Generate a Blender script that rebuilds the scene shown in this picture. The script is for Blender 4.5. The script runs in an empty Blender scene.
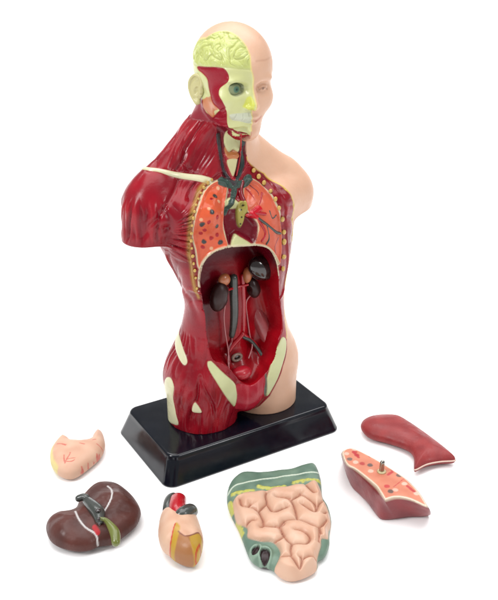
import bpy, math, random
import numpy as np
from mathutils import Vector
C = bpy.context.scene.collection
CM = .01
# ---------------------------------------------------------------- camera
cd = bpy.data.cameras.new('camera'); cam = bpy.data.objects.new('camera', cd); C.objects.link(cam)
bpy.context.scene.camera = cam
cd.sensor_fit = 'VERTICAL'; cd.angle = 2*math.atan(300/870); cd.clip_start = .02; cd.clip_end = 100
cam.location = (0, 0, .35); cam.rotation_euler = (math.radians(90-24.69), 0, 0)
# ---------------------------------------------------------------- light: white studio
W = bpy.data.worlds.new("World"); bpy.context.scene.world = W; W.use_nodes = True
W.node_tree.nodes['Background'].inputs[0].default_value = (1, 1, 1, 1)
W.node_tree.nodes['Background'].inputs[1].default_value = .40
def area(name, loc, target, size, power, size_y=None, color=(1, 1, 1)):
    l = bpy.data.lights.new(name, 'AREA'); l.energy = power; l.size = size; l.color = color
    if size_y: l.shape = 'RECTANGLE'; l.size_y = size_y
    o = bpy.data.objects.new(name, l); C.objects.link(o); o.location = loc
    o.rotation_euler = (Vector(target)-Vector(loc)).to_track_quat('-Z', 'Y').to_euler()
    return o
area('softbox_key', (-.80, -.05, .85), (0, .52, .14), .20, 8.0, .45)
area('softbox_top', (0, .60, 1.35), (0, .60, .0), 1.5, 23.0, 1.3)
area('softbox_fill', (.85, -.1, .7), (0, .52, .12), .16, 3.5, .4)
area('backdrop_lamp', (0, 1.15, 1.1), (0, 1.75, .1), 2.2, 16.0, .3)
vs = bpy.context.scene.view_settings
vs.view_transform = 'Standard'; vs.look = 'None'; vs.exposure = 0.0; vs.gamma = 1
ALB = .70          # paint albedo scale
# ---------------------------------------------------------------- helpers
def lin(c, k=None):
    k = ALB if k is None else k
    c = np.array(c, float)/255
    return np.where(c <= .04045, c/12.92, ((c+.055)/1.055)**2.4)*k
def mat(name, rough=.35, spec=.5, coat=0., bump=.0, bscale=300., color=None, metal=0., sss=0., mott=.0, mscale=90.):
    m = bpy.data.materials.new(name); m.use_nodes = True; nt = m.node_tree; b = nt.nodes['Principled BSDF']
    b.inputs['Roughness'].default_value = rough; b.inputs['Specular IOR Level'].default_value = spec
    b.inputs['Coat Weight'].default_value = coat; b.inputs['Coat Roughness'].default_value = .12
    b.inputs['Metallic'].default_value = metal
    tc = nt.nodes.new('ShaderNodeTexCoord')
    if sss:
        b.inputs['Subsurface Weight'].default_value = sss; b.inputs['Subsurface Radius'].default_value = (.004, .002, .0012); b.inputs['Subsurface Scale'].default_value = .5
    if color is None:
        a = nt.nodes.new('ShaderNodeAttribute'); a.attribute_name = 'Col'; src = a.outputs['Color']
    else:
        a = nt.nodes.new('ShaderNodeRGB'); a.outputs[0].default_value = (*lin(color), 1); src = a.outputs[0]
    if mott:
        n2 = nt.nodes.new('ShaderNodeTexNoise'); n2.inputs['Scale'].default_value = mscale; n2.inputs['Detail'].default_value = 5
        nt.links.new(tc.outputs['Object'], n2.inputs['Vector'])
        mr = nt.nodes.new('ShaderNodeMapRange'); mr.inputs[1].default_value = .3; mr.inputs[2].default_value = .7
        mr.inputs[3].default_value = 1-mott; mr.inputs[4].default_value = 1+mott
        nt.links.new(n2.outputs[0], mr.inputs[0])
        vm = nt.nodes.new('ShaderNodeVectorMath'); vm.operation = 'SCALE'
        nt.links.new(src, vm.inputs[0]); nt.links.new(mr.outputs[0], vm.inputs['Scale']); src = vm.outputs[0]
    nt.links.new(src, b.inputs['Base Color'])
    rn = nt.nodes.new('ShaderNodeTexNoise'); rn.inputs['Scale'].default_value = 130; rn.inputs['Detail'].default_value = 6
    rr = nt.nodes.new('ShaderNodeMapRange'); rr.inputs[1].default_value = .35; rr.inputs[2].default_value = .65
    rr.inputs[3].default_value = rough*.82; rr.inputs[4].default_value = min(1, rough*1.3)
    nt.links.new(tc.outputs['Object'], rn.inputs['Vector']); nt.links.new(rn.outputs[0], rr.inputs[0]); nt.links.new(rr.outputs[0], b.inputs['Roughness'])
    if bump:
        n = nt.nodes.new('ShaderNodeTexNoise'); n.inputs['Scale'].default_value = bscale; n.inputs['Detail'].default_value = 4
        bp = nt.nodes.new('ShaderNodeBump'); bp.inputs['Strength'].default_value = bump; bp.inputs['Distance'].default_value = .0006
        nt.links.new(tc.outputs['Object'], n.inputs['Vector']); nt.links.new(n.outputs[0], bp.inputs['Height'])
        nt.links.new(bp.outputs[0], b.inputs['Normal'])
    return m
def link(o, parent=None):
    C.objects.link(o)
    if parent is not None: o.parent = parent
    return o
def mesh_obj(name, V, F, m, parent=None, col=None, nrm=None, off=(0, 0, 0)):
    """V in cm; F an (n,4) or (n,3) int array or list of such arrays"""
    V = (np.asarray(V, float)+np.array(off))*CM
    Fs = F if isinstance(F, list) else [F]
    me = bpy.data.meshes.new(name)
    li = np.concatenate([f.ravel() for f in Fs]).astype(np.int32)
    tot = np.concatenate([np.full(len(f), f.shape[1]) for f in Fs]).astype(np.int32)
    st = np.concatenate([[0], np.cumsum(tot)[:-1]]).astype(np.int32)
    me.vertices.add(len(V)); me.vertices.foreach_set('co', V.astype(np.float32).ravel())
    me.loops.add(len(li)); me.loops.foreach_set('vertex_index', li)
    me.polygons.add(len(tot)); me.polygons.foreach_set('loop_start', st); me.polygons.foreach_set('loop_total', tot)
    me.polygons.foreach_set('use_smooth', np.ones(len(tot), bool))
    me.update(calc_edges=True); me.validate()
    if col is not None:
        a = me.color_attributes.new('Col', 'FLOAT_COLOR', 'POINT')
        c = np.ones((len(V), 4), np.float32); c[:, :3] = col
        a.data.foreach_set('color', c.ravel())
    if nrm is not None: me.normals_split_custom_set_from_vertices(nrm.astype(np.float32))
    me.materials.append(m)
    return link(bpy.data.objects.new(name, me), parent)
def thing(name, label, cat, loc=(0, 0, 0), rz=0):
    o = bpy.data.objects.new(name, None); C.objects.link(o); o.empty_display_size = .02
    o.location = loc; o.rotation_euler = (0, 0, rz); o['label'] = label; o['category'] = cat
    return o
def surfnet(fn, lo, hi, h):
    lo = np.array(lo, float); hi = np.array(hi, float)
    n = np.ceil((hi-lo)/h).astype(int)+1
    ax = [lo[i]+h*np.arange(n[i]) for i in range(3)]
    X = np.stack(np.meshgrid(*ax, indexing='ij'), -1)
    D = fn(X.reshape(-1, 3)).reshape(n)
    ins = D < 0
    c = n-1; acc = np.zeros((*c, 3)); cnt = np.zeros(tuple(c))
    for a in range(3):
        b, d = [i for i in range(3) if i != a]
        s0 = [slice(None)]*3; s1 = [slice(None)]*3; s0[a] = slice(0, -1); s1[a] = slice(1, None)
        D0, D1 = D[tuple(s0)], D[tuple(s1)]; ch = ins[tuple(s0)] != ins[tuple(s1)]
        t = np.where(ch, D0/np.where(ch, D0-D1, 1), 0)
        p = X[tuple(s0)].copy(); p[..., a] += t*h
        for ob in (0, 1):
            for od in (0, 1):
                s = [slice(None)]*3; s[b] = slice(ob, ob+c[b]); s[d] = slice(od, od+c[d]); s = tuple(s)
                acc += p[s]*ch[s][..., None]; cnt += ch[s]
    m = cnt > 0; idx = -np.ones(tuple(c), int); idx[m] = np.arange(m.sum())
    V = acc[m]/cnt[m][:, None]; Q = []
    for a in range(3):
        b, d = (a+1) % 3, (a+2) % 3
        s0 = [slice(1, -1)]*3; s1 = [slice(1, -1)]*3; s0[a] = slice(0, -1); s1[a] = slice(1, None)
        i0, i1 = ins[tuple(s0)], ins[tuple(s1)]
        w = np.argwhere(i0 != i1)
        if not len(w): continue
        off = np.ones(3, int); off[a] = 0; w = w+off
        eb = np.zeros(3, int); eb[b] = 1; ed = np.zeros(3, int); ed[d] = 1
        q = np.stack([idx[tuple((w-eb-ed).T)], idx[tuple((w-ed).T)], idx[tuple(w.T)], idx[tuple((w-eb).T)]], 1)
        fl = ~ins[tuple(w.T)]   # outside at lower end
        q[fl] = q[fl][:, ::-1]; Q.append(q)
    return V, np.concatenate(Q)
def subdiv(V, Q):
    n = len(V); e = np.stack([Q, np.roll(Q, -1, 1)], -1).reshape(-1, 2); e.sort(1)
    key = e[:, 0].astype(np.int64)*n+e[:, 1]; u, inv = np.unique(key, return_inverse=True)
    em = (V[u//n]+V[u % n])/2; fc = V[Q].mean(1)
    ei = (inv+n).reshape(-1, 4); ci = n+len(u)+np.arange(len(Q))
    Q2 = np.concatenate([np.stack([Q[:, k], ei[:, k], ci, ei[:, k-1]], 1) for k in range(4)])
    return np.concatenate([V, em, fc]), Q2
def project(V, fn, it=3, eps=.01, cap=.15):
    for _ in range(it):
        d = fn(V); g = np.stack([(fn(V+np.eye(3)[i]*eps)-d)/eps for i in range(3)], 1)
        st = g*(d/np.maximum((g*g).sum(1), .15))[:, None]
        l = np.linalg.norm(st, axis=1); st *= np.minimum(1, cap/np.maximum(l, 1e-9))[:, None]
        V = V-st
    return V
def vnormals(V, Q):
    nf = np.cross(V[Q[:, 2]]-V[Q[:, 0]], V[Q[:, 3]]-V[Q[:, 1]])
    N = np.zeros_like(V)
    for k in range(4):
        for i in range(3): N[:, i] += np.bincount(Q[:, k], nf[:, i], len(V))
    return N/np.maximum(np.linalg.norm(N, axis=1), 1e-12)[:, None]
def sdf_obj(name, fn, lo, hi, h, m, parent=None, colf=None, off=(0, 0, 0), sub=0, dispf=None):
    V, Q = surfnet(fn, lo, hi, h)
    for _ in range(sub): V, Q = subdiv(V, Q)
    V = project(V, fn, 2, h*.2)
    if dispf is not None: V = V+vnormals(V, Q)*dispf(V)[:, None]
    return mesh_obj(name, V, Q, m, parent, None if colf is None else colf(V), vnormals(V, Q), off)
def seg_dist(P, L, closed=False, near=1e9):
    """distance from points to a polyline (any dimension), and the parameter along it"""
    L = np.asarray(L, float); P = np.asarray(P, float)
    out = np.full(len(P), 1e3); tt = np.zeros(len(P))
    n = len(L) if closed else len(L)-1
    if len(L) == 1: return np.linalg.norm(P-L[0], axis=1), tt
    for i in range(n):
        a, b = L[i], L[(i+1) % len(L)]; ab = b-a
        t = np.clip(((P-a) @ ab)/max(ab@ab, 1e-9), 0, 1)
        d = np.linalg.norm(P-a-t[:, None]*ab, axis=1)
        m = d < out; out[m] = d[m]; tt[m] = i+t[m]
    return out, tt/max(n, 1)
def inside(P, L):
    x, y = P[:, 0], P[:, 1]; r = np.zeros(len(P), bool)
    for i in range(len(L)):
        (x0, y0), (x1, y1) = L[i], L[(i+1) % len(L)]
        if y0 == y1: continue
        c = ((y0 > y) != (y1 > y)) & (x < (x1-x0)*(y-y0)/(y1-y0)+x0); r ^= c
    return r
def smooth_poly(L, n=4, closed=True):
    L = np.asarray(L, float); k = len(L); out = []
    rng = range(k if closed else k-1)
    for i in rng:
        if closed: p0, p1, p2, p3 = L[i-1], L[i], L[(i+1) % k], L[(i+2) % k]
        else: p0, p1, p2, p3 = L[max(i-1, 0)], L[i], L[i+1], L[min(i+2, k-1)]
        for j in range(n):
            t = j/n
            out.append(.5*((2*p1)+(p2-p0)*t+(2*p0-5*p1+4*p2-p3)*t*t+(3*p1-p0-3*p2+p3)*t**3))
    if not closed: out.append(L[-1])
    return np.array(out)
def poly_sd(P, L):
    """signed distance, negative inside; full accuracy only near the polygon"""
    L = np.asarray(L, float); lo, hi = L.min(0)-1, L.max(0)+1
    d = np.full(len(P), 9.); m = ((P > lo) & (P < hi)).all(1)
    if m.any():
        q = P[m]; dd, _ = seg_dist(q, L, True); dd[inside(q, L)] *= -1; d[m] = dd
    return d
# gradient noise
_r = np.random.RandomState(7); _G = _r.normal(size=(4096, 3)); _G /= np.linalg.norm(_G, axis=1)[:, None]
def noise(P, f=1., seed=0):
    P = np.asarray(P, float)*f+seed*17.13; i = np.floor(P).astype(np.int64); fr = P-i; w = fr*fr*fr*(fr*(fr*6-15)+10)
    out = np.zeros(len(P))
    for a in (0, 1):
        for b in (0, 1):
            for c in (0, 1):
                h = ((i[:, 0]+a)*73856093 ^ (i[:, 1]+b)*19349663 ^ (i[:, 2]+c)*83492791) & 4095
                g = _G[h]; dv = fr-np.array([a, b, c])
                out += (g*dv).sum(1)*(w[:, 0] if a else 1-w[:, 0])*(w[:, 1] if b else 1-w[:, 1])*(w[:, 2] if c else 1-w[:, 2])
    return out*1.6
def mix(c0, c1, t): t = np.clip(t, 0, 1)[:, None]; return c0*(1-t)+np.asarray(c1)*t
def tube_mesh(L, r, n=14, seg=5, cut=False):
    """swept tube with rounded ends; r a number or one radius per point"""
    L = np.asarray(L, float); r = np.full(len(L), r) if np.isscalar(r) else np.asarray(r, float)
    R4 = smooth_poly(np.concatenate([L, r[:, None]], 1), seg, False) if len(L) > 2 else np.concatenate([L, r[:, None]], 1)[[0, 1]]
    P, r = R4[:, :3], R4[:, 3]
    T = np.gradient(P, axis=0); T /= np.linalg.norm(T, axis=1)[:, None]+1e-9
    P = np.concatenate([[P[0]-T[0]*r[0]*.9, P[0]-T[0]*r[0]*.6], P, [P[-1]+T[-1]*r[-1]*(.06 if cut else .6), P[-1]+T[-1]*r[-1]*(-.25 if cut else .9)]])
    r = np.concatenate([[r[0]*.3, r[0]*.8], r, [r[-1]*(.86 if cut else .8), r[-1]*(.55 if cut else .3)]]); T = np.concatenate([T[:1], T[:1], T, T[-1:], T[-1:]])
    up = np.array([0, 0, 1.]) if abs(T[0, 2]) < .8 else np.array([0, 1., 0]); V = []
    u = np.cross(T[0], up); u /= np.linalg.norm(u)
    for p, t, q in zip(P, T, r):
        u = u-t*(u@t); u /= np.linalg.norm(u); v = np.cross(t, u)
        a = np.arange(n)/n*2*np.pi
        V.append(p+q*(np.cos(a)[:, None]*u+np.sin(a)[:, None]*v))
    k = len(P); V = np.concatenate(V+[P[:1], P[-1:]]); i = np.arange(n); j = (i+1) % n; Q = []
    for s in range(k-1): Q.append(np.stack([s*n+i, s*n+j, (s+1)*n+j, (s+1)*n+i], 1))
    T3 = np.concatenate([np.stack([j, i, np.full(n, k*n)], 1), np.stack([(k-1)*n+i, (k-1)*n+j, np.full(n, k*n+1)], 1)])
    return V, [np.concatenate(Q), T3]
def tube(name, L, r, m, parent, off=(0, 0, 0), n=14, cut=False):
    V, F = tube_mesh(L, r, n, cut=cut); return mesh_obj(name, V, F, m, parent, off=off)
# ---------------------------------------------------------------- body shape (cm, body frame: +x = model's left, -y = front, z up from the base top)
def smin(a, b, k):
    h = np.clip(.5 + .5*(b-a)/k, 0, 1)
    return b + (a-b)*h - k*h*(1-h)
def smax(a, b, k): return -smin(-a, -b, k)
def sstep(a, b, x):
    t = np.clip((x-a)/(b-a), 0, 1); return t*t*(3-2*t)
def ell(P, c, r, rot=None):
    q = P - np.array(c, float)
    if rot is not None: q = q @ rot
    r = np.array(r, float)
    k0 = np.linalg.norm(q/r, axis=1); k1 = np.linalg.norm(q/(r*r), axis=1) + 1e-9
    return k0*(k0-1)/k1
def rcone(P, a, b, ra, rb):
    a = np.array(a, float); b = np.array(b, float); ab = b-a
    t = np.clip(((P-a) @ ab)/(ab@ab), 0, 1)
    return np.linalg.norm(P-a-t[:, None]*ab, axis=1) - (ra+(rb-ra)*t)
def cr(x, xs, ys):                       # smooth (Catmull-Rom) table lookup
    xs = np.array(xs, float); ys = np.array(ys, float)
    m = np.gradient(ys, xs); i = np.clip(np.searchsorted(xs, x)-1, 0, len(xs)-2)
    x = np.clip(x, xs[0], xs[-1]); h = xs[i+1]-xs[i]; t = (x-xs[i])/h
    return ((2*t**3-3*t**2+1)*ys[i]+(t**3-2*t**2+t)*h*m[i]+(-2*t**3+3*t**2)*ys[i+1]+(t**3-t**2)*h*m[i+1])
#        z     a    front back  yc
SEC = [(-1.0, 4.5, 2.6, 2.9, .25), (1.5, 4.75, 2.7, 3.1, .25), (3.2, 4.75, 2.8, 3.0, .15), (5.0, 4.45, 2.8, 2.75, .0),
       (7.0, 3.75, 2.7, 2.3, -.2), (8.6, 3.5, 2.7, 2.25, -.35), (10.5, 3.85, 2.85, 2.4, -.2), (12.5, 4.5, 3.05, 2.6, .1),
       (14.5, 5.0, 2.95, 2.8, .25), (16.0, 5.1, 2.6, 2.7, .35), (17.2, 4.3, 2.05, 2.3, .45), (18.2, 3.0, 1.75, 1.9, .55), (19.4, 1.9, 1.6, 1.5, .5), (20.5, 1.7, 1.5, 1.4, .4)]
SEC = np.array(SEC)
def d_torso(P):
    x, y, z = P.T
    g = lambda j: cr(z, SEC[:, 0], SEC[:, j])
    a, bf, bb, yc = g(1), g(2), g(3), g(4)
    dy = y-yc; b = np.where(dy < 0, bf, bb); n = 2.25
    k = ((np.abs(x)/a)**n + (np.abs(dy)/b)**n)**(1/n)
    d = (k-1)*np.minimum(a, b)*.9
    return smax(d, z-20.2, .4)
def lat(z): return .28*sstep(14.5, 10.5, z)
def d_body(P, detail=True):
    x, y, z = P.T
    P0 = P; P = np.stack([x-lat(z), y, z], 1); x = P[:, 0]
    xa = np.stack([np.abs(x), y, z], 1); near = x < 0
    d = smax(d_torso(P), 1.9-z, 1.4)
    # thighs
    th = rcone(xa, (2.4, -.1, 3.2), (2.5, -.1, -2), 2.5, 2.38)
    d = smin(d, th, .7)
    # gluteal mass behind
    d = smin(d, ell(xa, (2.0, 1.2, 2.9), (2.15, 1.85, 2.3)), .6)
    # shoulders and arm stumps
    xs = np.stack([np.where(near, np.abs(x)-.12, np.abs(x)+.2), y, np.where(near, z-.25, z+.35)], 1)
    sh = smin(ell(xs, (4.92, .55, 15.7), (1.8, 1.8, 1.85)), rcone(xs, (5.15, .5, 15.2), (5.85, .35, 11.5), 1.6, 1.42), .5)
    sh = smax(sh, np.where(near, 13.7, 14.25)-z, .12)
    d = smin(d, sh, .75)
    # armpit fold
    d = smin(d, rcone(xa, (2.6, -1.9, 15.6), (4.9, -.3, 15.2), .95, 1.1), .8)
    # trapezius
    d = smin(d, rcone(xs, (.9, .9, 20.2), (4.5, .6, 17.05), .92, .95), .9)
    # neck
    nk = rcone(P0, (0, .5, 17.2), (0, .2, 21.4), 1.85, 1.75)
    d = smin(d, nk, .7)
    d = smin(d, ell(P, (.15, -1.75, 2.3), (1.5, 1.0, 1.75)), .45)         # pubic mound
    d = smax(d, .0-z, .05)
    return smin(d, d_head(P0, detail), .25)
HC = np.array([.12, -.62, 23.98])
def d_head(P, detail=True):
    x, y, z = P.T
    if detail: z = z-.12*sstep(21.6, 22.6, z)
    P = np.stack([x, y, z], 1)
    xa = np.stack([np.abs(x), y, z], 1)
    d = ell(P, HC, (2.3, 2.75, 2.45))
    d = smin(d, ell(P, (0, -1.45, 22.3), (1.85, 1.75, 2.0)), .6)           # face mass
    d = smin(d, ell(P, (0, -2.1, 20.75), (.95, .9, .92)), .7)             # chin and mouth
    d = smin(d, rcone(xa, (1.45, -.5, 21.9), (.42, -2.2, 20.4), .5, .46), .5)  # jaw line
    d = smin(d, ell(xa, (1.25, -2.2, 22.2), (.6, .55, .5)), .7)          # cheek bone
    if detail:
        d = smin(d, ell(xa, (.75, -2.88, 23.45), (.7, .24, .18)), .35)      # brow
        d = smax(d, -ell(xa, (.82, -3.2, 22.95), (.55, .42, .28)), .35)     # eye socket
        d = smin(d, ell(xa, (.82, -2.68, 22.93), (.42, .36, .27)), .05)    # eye ball / lid
        d = smin(d, rcone(P, (0, -2.95, 23.1), (0, -3.42, 22.1), .17, .27), .22)
        d = smin(d, ell(xa, (.27, -3.15, 21.98), (.2, .27, .17)), .1)
        d = smin(d, ell(P, (0, -2.92, 21.42), (.55, .3, .15)), .12)        # upper lip
        d = smin(d, ell(P, (0, -2.9, 21.1), (.48, .3, .16)), .06)
        d = smin(d, ell(P, (0, -2.75, 20.45), (.45, .35, .35)), .25)
    return d
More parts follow.
